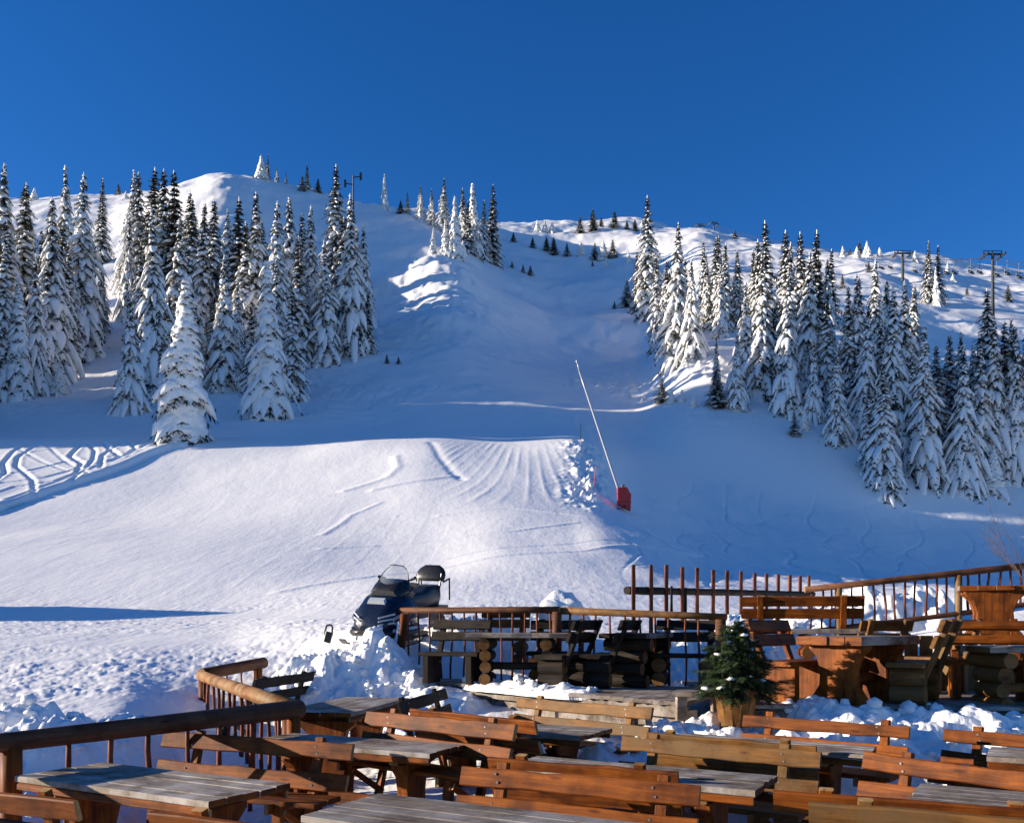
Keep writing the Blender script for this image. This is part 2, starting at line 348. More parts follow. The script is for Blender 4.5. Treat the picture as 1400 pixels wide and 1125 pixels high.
# ---------------------------------------------------------------- mesh builder
class MB:
    def __init__(s): s.v = []; s.f = []; s.m = []
    def add(s, vs, fs, mi=0):
        o = len(s.v); s.v.extend([tuple(x) for x in vs]); s.f.extend([tuple(i + o for i in f) for f in fs]); s.m.extend([mi] * len(fs) if isinstance(mi, int) else mi)
    def rings(s, rings, mi=0, cap=0, closed=True, capm=None):
        n = len(rings[0]); vs = [p for r in rings for p in r]; fs = []
        for i in range(len(rings) - 1):
            for j in range(n if closed else n - 1):
                a = i * n + j; b = i * n + (j + 1) % n; fs.append((a, b, b + n, a + n))
        ms = [mi] * len(fs)
        if cap:
            cm = mi if capm is None else capm
            fs.append(tuple(range(n - 1, -1, -1))); fs.append(tuple((len(rings) - 1) * n + j for j in range(n))); ms += [cm, cm]
        s.add(vs, fs, ms)
    def board(s, p0, p1, w, t, up=(0, 0, 1), seg=None, wob=.006, mi=0, endm=None, ch=.008, w1=None):
        p0 = Vector(p0); p1 = Vector(p1); a = p1 - p0; Ln = a.length; a.normalize(); up = Vector(up)
        side = a.cross(up); side.normalize(); up = side.cross(a); up.normalize()
        seg = seg or max(1, int(Ln / .22)); rs = []
        w1 = w if w1 is None else w1
        for i in range(seg + 1):
            q = i / seg; c = p0.lerp(p1, q); ww = (w + (w1 - w) * q) / 2
            wa = ww + random.uniform(-wob, wob); wb = ww + random.uniform(-wob, wob); tt = t / 2 + random.uniform(-wob, wob) * .3
            pr = [(-tt, -wa + ch), (-tt + ch, -wa), (tt - ch, -wa), (tt, -wa + ch), (tt, wb - ch), (tt - ch, wb), (-tt + ch, wb), (-tt, wb - ch)]
            rs.append([c + side * x + up * y for x, y in pr])
        s.rings(rs, mi, 1, capm=endm)
    def log(s, p0, p1, r0, r1=None, n=12, seg=None, wob=.025, mi=0, endm=None, bend=0.0):
        p0 = Vector(p0); p1 = Vector(p1); r1 = r0 if r1 is None else r1; a = p1 - p0; Ln = a.length; a.normalize()
        up = Vector((0, 0, 1)) if abs(a.z) < .9 else Vector((1, 0, 0)); x = a.cross(up).normalized(); y = x.cross(a)
        seg = seg or max(2, int(Ln / .3)); rs = []; ph = random.random() * 6; ph2 = random.random() * 6
        for i in range(seg + 1):
            q = i / seg; c = p0.lerp(p1, q) + (x * math.sin(q * 5 + ph) + y * math.cos(q * 4 + ph2)) * bend * math.sin(q * PI)
            r = r0 + (r1 - r0) * q; r *= 1 + random.uniform(-wob, wob)
            rs.append([c + (x * math.cos(j * 2 * PI / n) + y * math.sin(j * 2 * PI / n)) * r * (1 + random.uniform(-wob, wob) * .4) for j in range(n)])
        s.rings(rs, mi, 1, capm=endm)
    def build(s, name, m, parent=None, smooth=False):
        me = bpy.data.meshes.new(name); me.from_pydata(s.v, [], s.f); me.update()
        for mm in (m if isinstance(m, (list, tuple)) else [m]): me.materials.append(mm)
        if max(s.m or [0]) > 0: me.polygons.foreach_set('material_index', s.m)
        if smooth: me.polygons.foreach_set('use_smooth', [len(f) <= 4 for f in s.f])
        bm = bmesh.new(); bm.from_mesh(me); bmesh.ops.recalc_face_normals(bm, faces=bm.faces); bm.to_mesh(me); bm.free()
        o = bpy.data.objects.new(name, me); col.objects.link(o)
        if parent: o.parent = parent
        return o
def thing(name, label, cat, loc=(0, 0, 0), rot=0, group=None):
    o = bpy.data.objects.new(name, None); col.objects.link(o); o.location = loc
    o.rotation_euler = rot if isinstance(rot, tuple) else (0, 0, rot)
    o.empty_display_size = .2; o['label'] = label; o['category'] = cat
    if group: o['group'] = group
    return o
def tag(o, label, cat, group=None):
    o['label'] = label; o['category'] = cat
    if group: o['group'] = group
    return o
def copy_tree(o, kids, label=None, group=None):
    c = o.copy(); col.objects.link(c)
    if label: c['label'] = label
    if group: c['group'] = group
    for k in kids:
        d = k.copy(); col.objects.link(d); d.parent = c
    return c

# ---------------------------------------------------------------- snow ground
def build_ground():
    ys = np.concatenate([np.linspace(-60, 1.5, 40), np.exp(np.linspace(math.log(1.8), math.log(30), 420)),
                         np.exp(np.linspace(math.log(30), math.log(110), 420))[1:], np.exp(np.linspace(math.log(110), math.log(560), 330))[1:],
                         np.linspace(600, 2400, 12)])
    s = np.concatenate([np.linspace(-3.2, -.66, 90), np.linspace(-.66, .66, 760)[1:], np.linspace(.66, 3.2, 90)[1:]])
    Yg, Sg = np.meshgrid(ys, s, indexing='ij'); Xg = Sg * np.sqrt(Yg ** 2 + 9)
    Z = terrain(Xg, Yg); Z = Z - np.clip(Yg - 560, 0, 1e9) * .25
    nr, nc = Xg.shape
    co = np.stack([Xg, Yg, Z], -1).reshape(-1, 3).astype(np.float32)
    i = np.arange(nr - 1)[:, None] * nc + np.arange(nc - 1)[None, :]
    q = np.stack([i, i + 1, i + nc + 1, i + nc], -1).reshape(-1, 4)
    me = bpy.data.meshes.new('snow_ground'); me.vertices.add(len(co)); me.vertices.foreach_set('co', co.ravel())
    me.loops.add(q.size); me.loops.foreach_set('vertex_index', q.ravel().astype(np.int32))
    me.polygons.add(len(q)); me.polygons.foreach_set('loop_start', np.arange(0, q.size, 4, dtype=np.int32))
    me.polygons.foreach_set('loop_total', np.full(len(q), 4, dtype=np.int32)); me.polygons.foreach_set('use_smooth', np.ones(len(q), bool))
    me.update(calc_edges=True); me.materials.append(M['snow'])
    o = bpy.data.objects.new('snow_ground', me); col.objects.link(o); o['kind'] = 'structure'
build_ground()

# ---------------------------------------------------------------- spruces
def spruce(seed, height, width, snowy, droop, dens=1.0, blob=1.0, darktop=0.0, broken=0.0, green=None, unit=20.0, pw=.95, core=0):
    rnd = random.Random(seed); tr = MB(); fo = MB(); sn = MB(); H = height; k = unit / 20.0
    st = random.getstate(); random.seed(seed)
    tr.log((0, 0, -.06 * H), (0, 0, H * .97), H * .013 + .03 * k, .03 * k, 8, 10)
    z = H * .02; tier = 0; lob = rnd.random() * 6
    while z < H * .985:
        q = z / H; n = int(round((9.5 - 4.5 * q) * dens)); az0 = rnd.random() * 6.28
        Rz = width * .5 * ((1 - q) ** pw) * (.94 + .20 * math.sin(tier * 1.1 + seed)) + .06 * k
        for b in range(n):
            if rnd.random() < broken: continue
            az = az0 + b * 2 * PI / n + rnd.uniform(-.25, .25); Rr = Rz * rnd.uniform(.6, 1.25) * (1 + .2 * math.sin(az * 2 + lob + tier * .13) * min(1, 2.5 * (1 - q)))
            dz = droop * (1 - .65 * q) * rnd.uniform(.75, 1.25)
            cx, sx = math.cos(az), math.sin(az); pts = []
            z0 = z + rnd.uniform(-.34, .34) * k
            for i in range(7):
                t = i / 6; pts.append(Vector((cx * Rr * t, sx * Rr * t, z0 + .10 * Rr * t - dz * Rr * t ** 1.6)))
            side = Vector((-sx, cx, 0))
            # needles: fringed sprays
            for i in range(1, 7):
                p = pts[i]; t = i / 6; ln = (.30 + .36 * (1 - abs(t - .5))) * k * (.28 + .85 * (1 - q)) * rnd.uniform(.7, 1.3)
                dr = (pts[i] - pts[i - 1]).normalized()
                for sg in (-1, 1):
                    e = p + side * sg * ln * 1.05 + dr * ln * .55 + Vector((0, 0, -ln * rnd.uniform(.2, .7)))
                    wv = dr * ln * .33
                    fo.add([p - wv, p + wv, e + wv * .25, e - wv * .25], [(0, 1, 2, 3)])
                e = p + dr * ln * .5 + Vector((0, 0, -ln * rnd.uniform(.5, .95))) + side * rnd.uniform(-.2, .2) * ln
                fo.add([p - side * ln * .28, p + side * ln * .28, e], [(0, 1, 2)])
            e = pts[6] + (pts[6] - pts[5]).normalized() * .35 * k
            fo.add([pts[6] - side * .14 * k, pts[6] + side * .14 * k, e], [(0, 1, 2)])
            # snow load
            ps = snowy * (1 - darktop * sstep(.45, 1.0, q))
            ps = float(ps)
            if rnd.random() < ps:
                rs = []; a0 = rnd.choice([0, 1, 1, 2]); a1 = 6 if rnd.random() < .75 else 5
                if rnd.random() < darktop * .6 * q: a0 = 3
                mul = rnd.choice((rnd.uniform(.5, .9), rnd.uniform(.9, 1.3), rnd.uniform(1.2, 1.75))) * blob * (.55 + .6 * ps)
                for i in range(a0, a1 + 1):
                    t = (i - a0) / max(1, a1 - a0); r = k * (.36 * (1 - .68 * q)) * mul * (math.sin(min(1, t * .8 + .22) * PI) ** .6 + .08) * rnd.uniform(.8, 1.2)
                    if i == a0 or i == a1: r *= .45
                    c = pts[i] + Vector((0, 0, r * .42)); dr = (pts[min(6, i + 1)] - pts[max(0, i - 1)]).normalized()
                    upv = side.cross(dr); upv = upv if upv.z > 0 else -upv
                    rs.append([c + side * math.cos(j * PI / 3) * r * 1.15 * rnd.uniform(.85, 1.15) + upv * math.sin(j * PI / 3) * r * .62 for j in range(6)])
                sn.rings(rs, 0, 1)
        z += k * (.36 + .22 * (1 - q)) / (.9 if dens > 1 else 1); tier += 1
    if core:
        rs = []; nz = 34
        for i in range(nz + 1):
            q = i / nz; rr = (width * .5 * (1 - q) ** pw * core + .05) * (1 + .10 * math.sin(i * 2.3))
            rs.append([Vector((math.cos(a) * rr * f, math.sin(a) * rr * f, H * (.01 + .975 * q) + rnd.uniform(-.12, .12))) for a, f in [(j * PI / 10, rnd.uniform(.78, 1.2)) for j in range(20)]])
        sn.rings(rs, 0, 1)
    # leader
    if snowy > .3: sn.log((0, 0, H * .95), (0, 0, H * 1.0), .12 * k * blob, .05 * k, 6, 3, .2)
    fo.add([(-.1 * k, 0, H * .93), (.1 * k, 0, H * .93), (0, 0, H * 1.02), (0, -.1 * k, H * .93), (0, .1 * k, H * .93)], [(0, 1, 2), (3, 4, 2)])
    random.setstate(st)
    return tr, fo, sn
VAR = {}
KINDS = {   # height, width, snow, droop
 'tall_a': dict(height=22, width=7.6, snowy=1.0, droop=1.45, darktop=.55, seed=1, blob=1.15),
 'tall_b': dict(height=22, width=7.0, snowy=1.0, droop=1.9, darktop=.35, seed=2, blob=1.15),
 'tall_c': dict(height=22, width=8.2, snowy=1.0, droop=1.35, darktop=.25, seed=3, blob=1.2),
 'tall_d': dict(height=22, width=6.4, snowy=.95, droop=1.2, darktop=.7, seed=11, blob=1.1),
 'tall_e': dict(height=22, width=8.6, snowy=1.0, droop=1.9, darktop=.4, seed=21, blob=1.25, pw=1.15, broken=.08),
 'tall_f': dict(height=22, width=6.4, snowy=1.0, droop=2.3, darktop=.45, seed=22, blob=1.3, pw=.8, broken=.05, dens=1.2),
 'white_a': dict(height=18, width=6.6, snowy=1.0, droop=1.5, darktop=.0, blob=1.6, seed=4, core=.6),
 'white_b': dict(height=18, width=5.8, snowy=1.0, droop=1.5, darktop=.0, blob=1.5, seed=5, core=.6),
 'laden': dict(height=16, width=5.7, snowy=1.0, droop=.8, darktop=0, blob=1.9, dens=2.2, pw=.72, core=.80, seed=6),
 'dark_a': dict(height=20, width=6.8, snowy=.95, droop=1.0, darktop=.7, seed=7, dens=1.1, blob=.95),
 'dark_b': dict(height=20, width=6.0, snowy=.7, droop=.8, darktop=.75, seed=8, dens=1.1, blob=.9),
 'small_dark': dict(height=8, width=4.2, snowy=.45, droop=.5, darktop=.4, seed=9, unit=11, blob=.9),
 'small_white': dict(height=7, width=4.0, snowy=1.0, droop=1.1, darktop=0, blob=1.7, seed=10, unit=11, core=.75),
}
for kname, kw in KINDS.items():
    a, b, c = spruce(**kw)
    VAR[kname] = dict(H=kw['height'], mb=(a, b, c), proto=None)
def place_tree(kind, u, ytop, ybase, label, group, wide=1.0, cat='spruce'):
    x, d = ground_at(u, ybase, 60 if ybase < 700 else 15)
    V = VAR[kind]; h = (ybase - ytop) * d / F; s = h / V['H']
    if V['proto'] is None:
        o = thing('snowy_spruce', label, cat)
        a, b, c = V['mb']
        V['kids'] = [a.build('trunk', M['bark'], o), b.build('needles', M['needle'], o), c.build('snow_load', M['snow_tree'], o, smooth=True)]
        V['proto'] = o
    else:
        o = copy_tree(V['proto'], V['kids'], label, group)
    o['group'] = group; o['label'] = label
    o.location = (x, d, tz(x, d) - .15); o.scale = (s * wide, s * wide, s)
    o.rotation_euler = (random.uniform(-.02, .02), random.uniform(-.02, .02), random.uniform(0, 6.28))
    return o
random.seed(5)
G_L = 'spruces of the wood left of the run'; G_R = 'spruces of the wood right of the run'
G_T = 'small spruces along the skyline'; G_C = 'spruces on the knoll above the run'
TREES = [
 # left edge wood
 ('tall_a', 6, 230, 480, G_L), ('dark_a', 30, 252, 470, G_L), ('tall_b', 2, 330, 545, G_L), ('white_b', 26, 380, 545, G_L),
 ('tall_c', 48, 345, 538, G_L), ('tall_a', 70, 272, 525, G_L), ('dark_a', 84, 300, 505, G_L), ('tall_c', 110, 234, 490, G_L),
 ('dark_b', 60, 310, 500, G_L), ('tall_d', 94, 330, 505, G_L), ('tall_b', 120, 330, 478, G_L), ('dark_b', 139, 246, 365, G_L), ('white_a', 134, 302, 364, G_L),
 ('small_white', 81, 498, 538, G_L), ('dark_b', -15, 250, 500, G_L), ('tall_a', -35, 300, 540, G_L), ('tall_d', 14, 300, 500, G_L),
 # second wood
 ('dark_a', 192, 238, 430, G_L), ('dark_b', 208, 231, 430, G_L), ('dark_a', 225, 230, 440, G_L), ('dark_b', 243, 236, 445, G_L),
 ('tall_a', 176, 300, 440, G_L), ('tall_d', 190, 330, 480, G_L), ('tall_b', 213, 287, 545, G_L), ('tall_c', 180, 400, 566, G_L),
 ('tall_c', 245, 298, 530, G_L), ('dark_a', 258, 264, 450, G_L), ('tall_d', 275, 270, 480, G_L), ('dark_a', 290, 277, 460, G_L),
 ('white_a', 230, 470, 595, G_L), ('laden', 251, 387, 606, G_L), ('tall_b', 308, 345, 532, G_L), ('dark_b', 325, 266, 480, G_L), ('tall_a', 350, 258, 500, G_L),
 ('tall_d', 335, 300, 500, G_L), ('tall_c', 376, 272, 515, G_L), ('white_a', 369, 357, 573, G_L), ('tall_d', 400, 385, 548, G_L),
 ('tall_a', 397, 272, 490, G_L), ('dark_a', 410, 320, 500, G_L), ('tall_b', 424, 280, 490, G_L), ('tall_c', 445, 330, 498, G_L),
 ('dark_a', 460, 226, 420, G_L), ('tall_b', 483, 266, 488, G_L), ('dark_a', 470, 300, 470, G_L), ('dark_b', 504, 398, 488, G_L),
 ('dark_a', 290, 400, 520, G_L), ('dark_b', 232, 400, 540, G_L), ('dark_a', 345, 420, 540, G_L),
 # knoll above the run
 ('small_white', 357, 217, 249, G_C), ('dark_b', 366, 213, 250, G_C), ('dark_a', 379, 228, 251, G_C), ('dark_b', 391, 233, 252, G_C),
 ('dark_b', 420, 225, 262, G_C), ('small_dark', 413, 240, 262, G_C), ('small_dark', 435, 246, 266, G_C), ('white_b', 526, 238, 288, G_C),
 ('dark_b', 557, 266, 297, G_C), ('dark_a', 575, 255, 303, G_C), ('dark_a', 590, 262, 312, G_C), ('tall_d', 606, 247, 320, G_C),
 ('white_b', 575, 270, 306, G_C), ('white_b', 592, 306, 347, G_C), ('white_a', 622, 266, 350, G_C), ('white_a', 608, 296, 347, G_C),
 ('dark_a', 634, 264, 345, G_C), ('white_a', 648, 258, 354, G_C), ('dark_a', 661, 275, 357, G_C), ('dark_b', 673, 257, 366, G_C),
 ('small_white', 633, 325, 350, G_C), ('small_dark', 548, 275, 294, G_C), ('dark_b', 640, 280, 350, G_C),
 # skyline
 ('small_white', 47, 257, 276, G_T), ('small_dark', 35, 252, 275, G_T), ('small_dark', 162, 253, 270, G_T), ('small_white', 172, 262, 272, G_T),
 ('small_white', 735, 306, 322, G_T), ('small_white', 745, 304, 322, G_T), ('small_white', 755, 306, 322, G_T), ('small_dark', 793, 300, 324, G_T),
 ('small_dark', 811, 288, 318, G_T), ('small_dark', 822, 298, 312, G_T), ('small_dark', 840, 288, 312, G_T), ('small_dark', 857, 297, 311, G_T), ('small_dark', 868, 296, 313, G_T),
 ('small_dark', 702, 318, 332, G_T), ('small_dark', 728, 325, 340, G_T), ('small_dark', 747, 322, 342, G_T), ('small_dark', 757, 320, 345, G_T),
 ('small_dark', 775, 328, 347, G_T), ('small_white', 794, 330, 350, G_T), ('small_dark', 813, 328, 352, G_T), ('small_white', 825, 328, 352, G_T),
 ('small_dark', 838, 326, 352, G_T), ('small_white', 859, 346, 362, G_T), ('small_white', 829, 350, 362, G_T), ('small_dark', 700, 362, 372, G_T),
 ('small_dark', 715, 368, 380, G_T), ('small_dark', 725, 369, 384, G_T), ('small_white', 690, 322, 329, G_T), ('small_dark', 810, 350, 358, G_T),
 # right wood
 ('dark_a', 887, 277, 445, G_R), ('small_dark', 857, 380, 418, G_R), ('small_dark', 840, 405, 417, G_R), ('dark_b', 872, 345, 432, G_R), ('tall_d', 898, 340, 466, G_R),
 ('tall_a', 926, 306, 497, G_R), ('dark_a', 914, 350, 470, G_R), ('tall_b', 946, 350, 492, G_R), ('tall_d', 967, 345, 450, G_R), ('dark_a', 978, 325, 450, G_R),
 ('tall_d', 992, 330, 452, G_R), ('dark_a', 1010, 340, 450, G_R), ('tall_b', 985, 360, 460, G_R), ('tall_d', 1030, 340, 505, G_R), ('dark_a', 1050, 299, 530, G_R),
 ('tall_a', 1045, 350, 545, G_R), ('dark_a', 1077, 313, 520, G_R), ('tall_b', 1076, 368, 566, G_R), ('dark_a', 1098, 316, 505, G_R), ('dark_b', 1113, 314, 520, G_R),
 ('tall_a', 1105, 345, 540, G_R), ('tall_c', 1112, 460, 576, G_R), ('dark_b', 1135, 343, 450, G_R), ('tall_c', 1144, 470, 606, G_R), ('tall_b', 1007, 455, 562, G_R),
 ('tall_d', 980, 462, 548, G_R), ('tall_a', 1022, 385, 540, G_R), ('tall_d', 1130, 400, 560, G_R), ('tall_a', 1175, 372, 560, G_R), ('tall_b', 1196, 355, 570, G_R),
 ('tall_c', 1184, 410, 605, G_R), ('tall_a', 1207, 490, 667, G_R), ('dark_a', 1160, 390, 560, G_R), ('tall_b', 1220, 390, 620, G_R), ('tall_a', 1238, 380, 610, G_R),
 ('tall_c', 1264, 440, 655, G_R), ('dark_a', 1282, 470, 620, G_R), ('dark_b', 1268, 330, 416, G_R), ('dark_b', 1283, 335, 418, G_R), ('white_b', 1280, 366, 419, G_R), ('tall_c', 1318, 470, 668, G_R),
 ('dark_a', 1300, 455, 610, G_R), ('tall_a', 1338, 455, 650, G_R), ('dark_a', 1352, 395, 600, G_R), ('tall_b', 1362, 430, 645, G_R), ('tall_a', 1388, 450, 655, G_R),
 ('dark_b', 1375, 440, 620, G_R), ('small_white', 1357, 610, 672, G_R), ('tall_b', 1405, 440, 655, G_R), ('tall_d', 1430, 420, 650, G_R), ('tall_a', 1460, 430, 660, G_R),
 ('small_dark', 1378, 390, 413, G_R), ('small_dark', 1152, 375, 395, G_R), ('small_dark', 1322, 388, 401, G_R), ('small_dark', 1242, 470, 600, G_R),
 ('dark_a', 1060, 420, 545, G_R), ('dark_b', 1212, 450, 610, G_R), ('dark_b', 1170, 470, 590, G_R), ('dark_a', 1330, 500, 640, G_R), ('dark_a', 935, 400, 480, G_R),
 # saplings
 ('small_dark', 905, 517, 552, G_R), ('small_white', 918, 530, 552, G_R), ('small_white', 932, 532, 552, G_R), ('small_white', 948, 540, 558, G_R), ('small_white', 880, 538, 550, G_R), ('small_white', 862, 538, 548, G_R), ('small_dark', 1086, 562, 596, G_R),
 ('small_dark', 529, 486, 500, G_L), ('small_dark', 545, 488, 500, G_L), ('small_dark', 160, 530, 566, G_L), ('small_dark', 172, 525, 566, G_L), ('small_white', 1100, 560, 590, G_R),
 ('small_dark', 980, 505, 560, G_R),
]
_r = random.Random(77); _ex = []
for k in range(30):
    u = _r.uniform(695, 1330); yr = min(rows_at(u)[DG > 200]); b = yr + _r.choice((_r.uniform(1, 6), _r.uniform(4, 34)))
    _ex.append((_r.choice(['small_white', 'small_white', 'small_dark']), u, b - _r.uniform(7, 19), b, G_T))
for (kd, u, yt, yb, g) in list(TREES):
    if g in (G_L, G_R) and yb - yt > 100 and _r.random() < .55:
        h = yb - yt; b2 = yb - _r.uniform(6, 45); _ex.append((_r.choice(['tall_e', 'tall_f', 'tall_b', 'dark_a', 'tall_d', 'tall_e']), u + _r.choice((-1, 1)) * _r.uniform(9, 20), b2 - h * _r.uniform(.62, .88), b2, g))
_ex = [e for e in _ex if not (515 < e[1] < 860) and not (140 < e[1] < 160)]
TREES = [(_r.choice(['tall_a', 'tall_e', 'tall_f']) if k == 'tall_a' else (_r.choice(['tall_c', 'tall_e']) if k == 'tall_c' else k), u, a, b, g) for (k, u, a, b, g) in TREES] + _ex
LOOK = {'tall_e': 'wide-skirted spruce with heavy hanging snow', 'tall_f': 'shaggy narrow spruce with hanging snow', 'tall_a': 'tall snowy spruce with dark tip', 'tall_b': 'slim spruce with hanging snowy boughs',
 'tall_c': 'broad spruce thick with drooping snow', 'tall_d': 'tall spruce with dark upper half', 'white_a': 'white spruce wrapped wholly in snow',
 'white_b': 'narrow white snow-wrapped spruce', 'laden': 'broad cone-shaped spruce buried in thick lumpy snow', 'dark_a': 'dark spruce thinly covered with snow',
 'dark_b': 'narrow dark spruce with little snow', 'small_dark': 'little dark spruce dusted with snow', 'small_white': 'little spruce caked white with snow'}
def order_word(i):
    return ['first', 'second', 'third', 'fourth', 'fifth', 'sixth', 'seventh', 'eighth', 'ninth', 'tenth', 'eleventh', 'twelfth', 'thirteenth', 'fourteenth', 'fifteenth', 'sixteenth', 'seventeenth', 'eighteenth', 'nineteenth', 'twentieth'][i] if i < 20 else ['twenty-first', 'twenty-second', 'twenty-third', 'twenty-fourth', 'twenty-fifth', 'twenty-sixth', 'twenty-seventh', 'twenty-eighth', 'twenty-ninth', 'thirtieth', 'thirty-first', 'thirty-second', 'thirty-third', 'thirty-fourth', 'thirty-fifth', 'thirty-sixth'][i - 20]
_by = {}
for i, t in enumerate(TREES): _by.setdefault((t[0], t[4]), []).append(i)
_lab = {}
for (kd, g), ids in _by.items():
    ids.sort(key=lambda i: TREES[i][1])
    where = {G_L: 'left of the run', G_R: 'right of the run', G_C: 'on the knoll', G_T: 'on the skyline'}[g]
    for j, i in enumerate(ids):
        _lab[i] = LOOK[kd] + ' ' + where if len(ids) == 1 else LOOK[kd] + ' ' + where + ', ' + order_word(j) + ' from left'
for i, (kd, u, yt, yb, g) in enumerate(TREES):
    place_tree(kd, u, yt, yb, _lab[i], g, wide=random.uniform(.88, 1.15) * (1.35 if kd.startswith('small') else 1) )

# trees out of frame on the left, whose shade falls on the slope
random.seed(21)
OFF = [93.6] * 4 + [94.8] * 3 + [96.0] * 2 + [98.6] * 3 + [99.8] * 3 + [102.4] * 3 + [103.6] * 3 + [105] * 3 + [107] * 3
OFF += [random.uniform(109, 145) for _ in range(18)]
for i, y in enumerate(OFF):
    x = -.60 * y - random.uniform(5, 40)
    kd = random.choice(['tall_a', 'tall_b', 'tall_c', 'dark_a']); V = VAR[kd]
    if V['proto'] is None: continue
    o = copy_tree(V['proto'], V['kids'], 'tall snowy spruce standing beyond the left edge of the photo', 'spruces beyond the left edge')
    s = random.uniform(.75, 1.05); o.location = (x, y, tz(x, y) - .2); o.scale = (s, s, s); o.rotation_euler = (0, 0, random.uniform(0, 6))

# ---------------------------------------------------------------- lift pylons, cables, chairs
def pylon(u, ytop, ybase, d, arm, label, yaw=0, sheaves=True):
    x = (u - CX) / F * d; z1 = Zy(d, ytop); zb = min(tz(x, d), Zy(d, ybase)) - .5
    t = thing('lift_pylon', label, 'lift pylon', (x, d, zb), yaw, 'lift pylons on the slopes')
    h = z1 - zb; m = MB(); m.log((0, 0, 0), (0, 0, h), .34, .22, 12, 6, .0); m.build('mast', M['steel'], t)
    m = MB(); m.board((-arm, 0, h - .1), (arm, 0, h - .1), .34, .3, wob=0); m.board((-arm, 0, h + .55), (arm, 0, h + .55), .12, .12, wob=0)
    for s in (-1, 0, 1): m.board((s * arm * .95, 0, h - .1), (s * arm * .95, 0, h + .6), .12, .12, up=(0, 1, 0), wob=0)
    m.build('crossarm', M['steel'], t)
    for s in (-1, 1):
        m = MB(); m.board((s * arm * .9, -1.5, h - .55), (s * arm * .9, 1.5, h - .55), .2, .25, wob=0)
        for k in range(6): m.log((s * arm * .9 - .12, -1.4 + k * .56, h - .45), (s * arm * .9 + .12, -1.4 + k * .56, h - .45), .25, .25, 10, 1, 0)
        m.board((s * arm * .9, 0, h - .5), (s * arm * .9, 0, h - .1), .3, .2, up=(0, 1, 0), wob=0)
        m.build('sheave_assembly', M['steel'], t)
    m = MB(); 
    for k in range(int(h / .5)): m.board((-.18, -.42, .5 + k * .5), (.18, -.42, .5 + k * .5), .05, .05, wob=0)
    m.board((-.2, -.42, .3), (-.2, -.42, h), .05, .05, up=(0, 1, 0), wob=0); m.board((.2, -.42, .3), (.2, -.42, h), .05, .05, up=(0, 1, 0), wob=0)
    m.build('ladder', M['steel'], t)
    return t
pylon(1357, 347, 410, 175, 1.9, 'big T-shaped lift pylon above the trees at the right edge')
pylon(1234, 346, 390, 215, 2.0, 'T-shaped lift pylon beside the pair of dark spruces on the right slope')
pylon(957, 308, 322, 360, 1.9, 'distant lift pylon on the ridge, left one of a close pair', .3)
pylon(976, 305, 322, 350, 2.0, 'distant lift pylon on the ridge, right one of a close pair', .3)
# the pylon on the left hill has one arm high and one low
d = 250; x = (483 - CX) / F * d; zb = tz(x, d) - .5; z1 = Zy(d, 240)
t = thing('lift_pylon', 'lift pylon on the left hill with one arm higher than the other', 'lift pylon', (x, d, zb), 0, 'lift pylons on the slopes')
h = z1 - zb; m = MB(); m.log((0, 0, 0), (0, 0, h), .3, .2, 12, 6, 0); m.build('mast', M['steel'], t)
for s, zz in ((-1, h - 2.6), (1, h - .6)):
    m = MB(); m.board((0, 0, zz), (s * 2.2, 0, zz + .3), .25, .2, wob=0); m.build('crossarm', M['steel'], t)
    m = MB(); m.board((s * 2.2, -.5, zz + 1.1), (s * 2.2, -.5, zz - .9), .55, .35, up=(1, 0, 0), wob=0)
    for k in range(4): m.log((s * 2.2 - .3, -.5, zz - .8 + k * .55), (s * 2.2 + .3, -.5, zz - .8 + k * .55), .24, .24, 8, 1, 0)
    m.build('sheave_assembly', M['steel'], t)
# cable from ridge to the right edge, chairs hanging from it
def cable(pts, label, r=.05):
    m = MB()
    for a, b in zip(pts[:-1], pts[1:]):
        n = 14; prev = None
        for i in range(n + 1):
            q = i / n; p = a.lerp(b, q); p.z -= 4 * .012 * (b - a).length * q * (1 - q)
            if prev: m.log(prev, p, r, r, 6, 1, 0)
            prev = p
    return tag(m.build('lift_cable', M['cable'], None), label, 'cable', 'cables of the chairlift')
L1 = [P(1225, 353, 215), P(1347, 352, 175), P(1480, 372, 130)]
L2 = [P(1243, 353, 216), P(1367, 352, 176), P(1505, 371, 131)]
cable([P(972, 309, 349)] + L1, 'lift cable on the left side of the T-shaped pylons'); cable([P(980, 309, 349)] + L2, 'lift cable on the right side of the T-shaped pylons')
def make_chair(label):
    t = thing('lift_chair', label, 'lift chair', group='empty chairs of the chairlift')
    m = MB(); m.board((0, 0, 0), (0, 0, -2.0), .07, .07, up=(0, 1, 0), wob=0); m.board((-.8, 0, -2.0), (.8, 0, -2.0), .08, .08, wob=0)
    for s in (-1, 1): m.board((s * .8, 0, -2.0), (s * .8, 0, -3.1), .07, .07, up=(0, 1, 0), wob=0)
    a = m.build('hanger_frame', M['steel'], t)
    m = MB(); m.board((-.8, -.25, -3.0), (.8, -.25, -3.0), .5, .1, up=(0, 1, 0), wob=0); b = m.build('seat', M['steel'], t)
    m = MB(); m.board((-.8, .05, -2.6), (.8, .05, -2.6), .45, .06, wob=0); c = m.build('backrest', M['steel'], t)
    return t, [a, b, c]
CHS = [(1186, 0), (1205, 0), (1217, 1), (1251, 0), (1264, 1), (1294, 0), (1304, 1), (1327, 0), (1339, 1), (1363, 0), (1377, 1), (1393, 1)]
ch0 = None
def on_line(line, u):
    for a, b in zip(line[:-1], line[1:]):
        ua = CX + F * a.x / a.y; ub = CX + F * b.x / b.y
        if ua <= u <= ub:
            lo, hi = 0, 1
            for _ in range(30):
                q = (lo + hi) / 2; p = a.lerp(b, q)
                if CX + F * p.x / p.y < u: lo = q
                else: hi = q
            p.z -= 4 * .012 * (b - a).length * q * (1 - q); return p
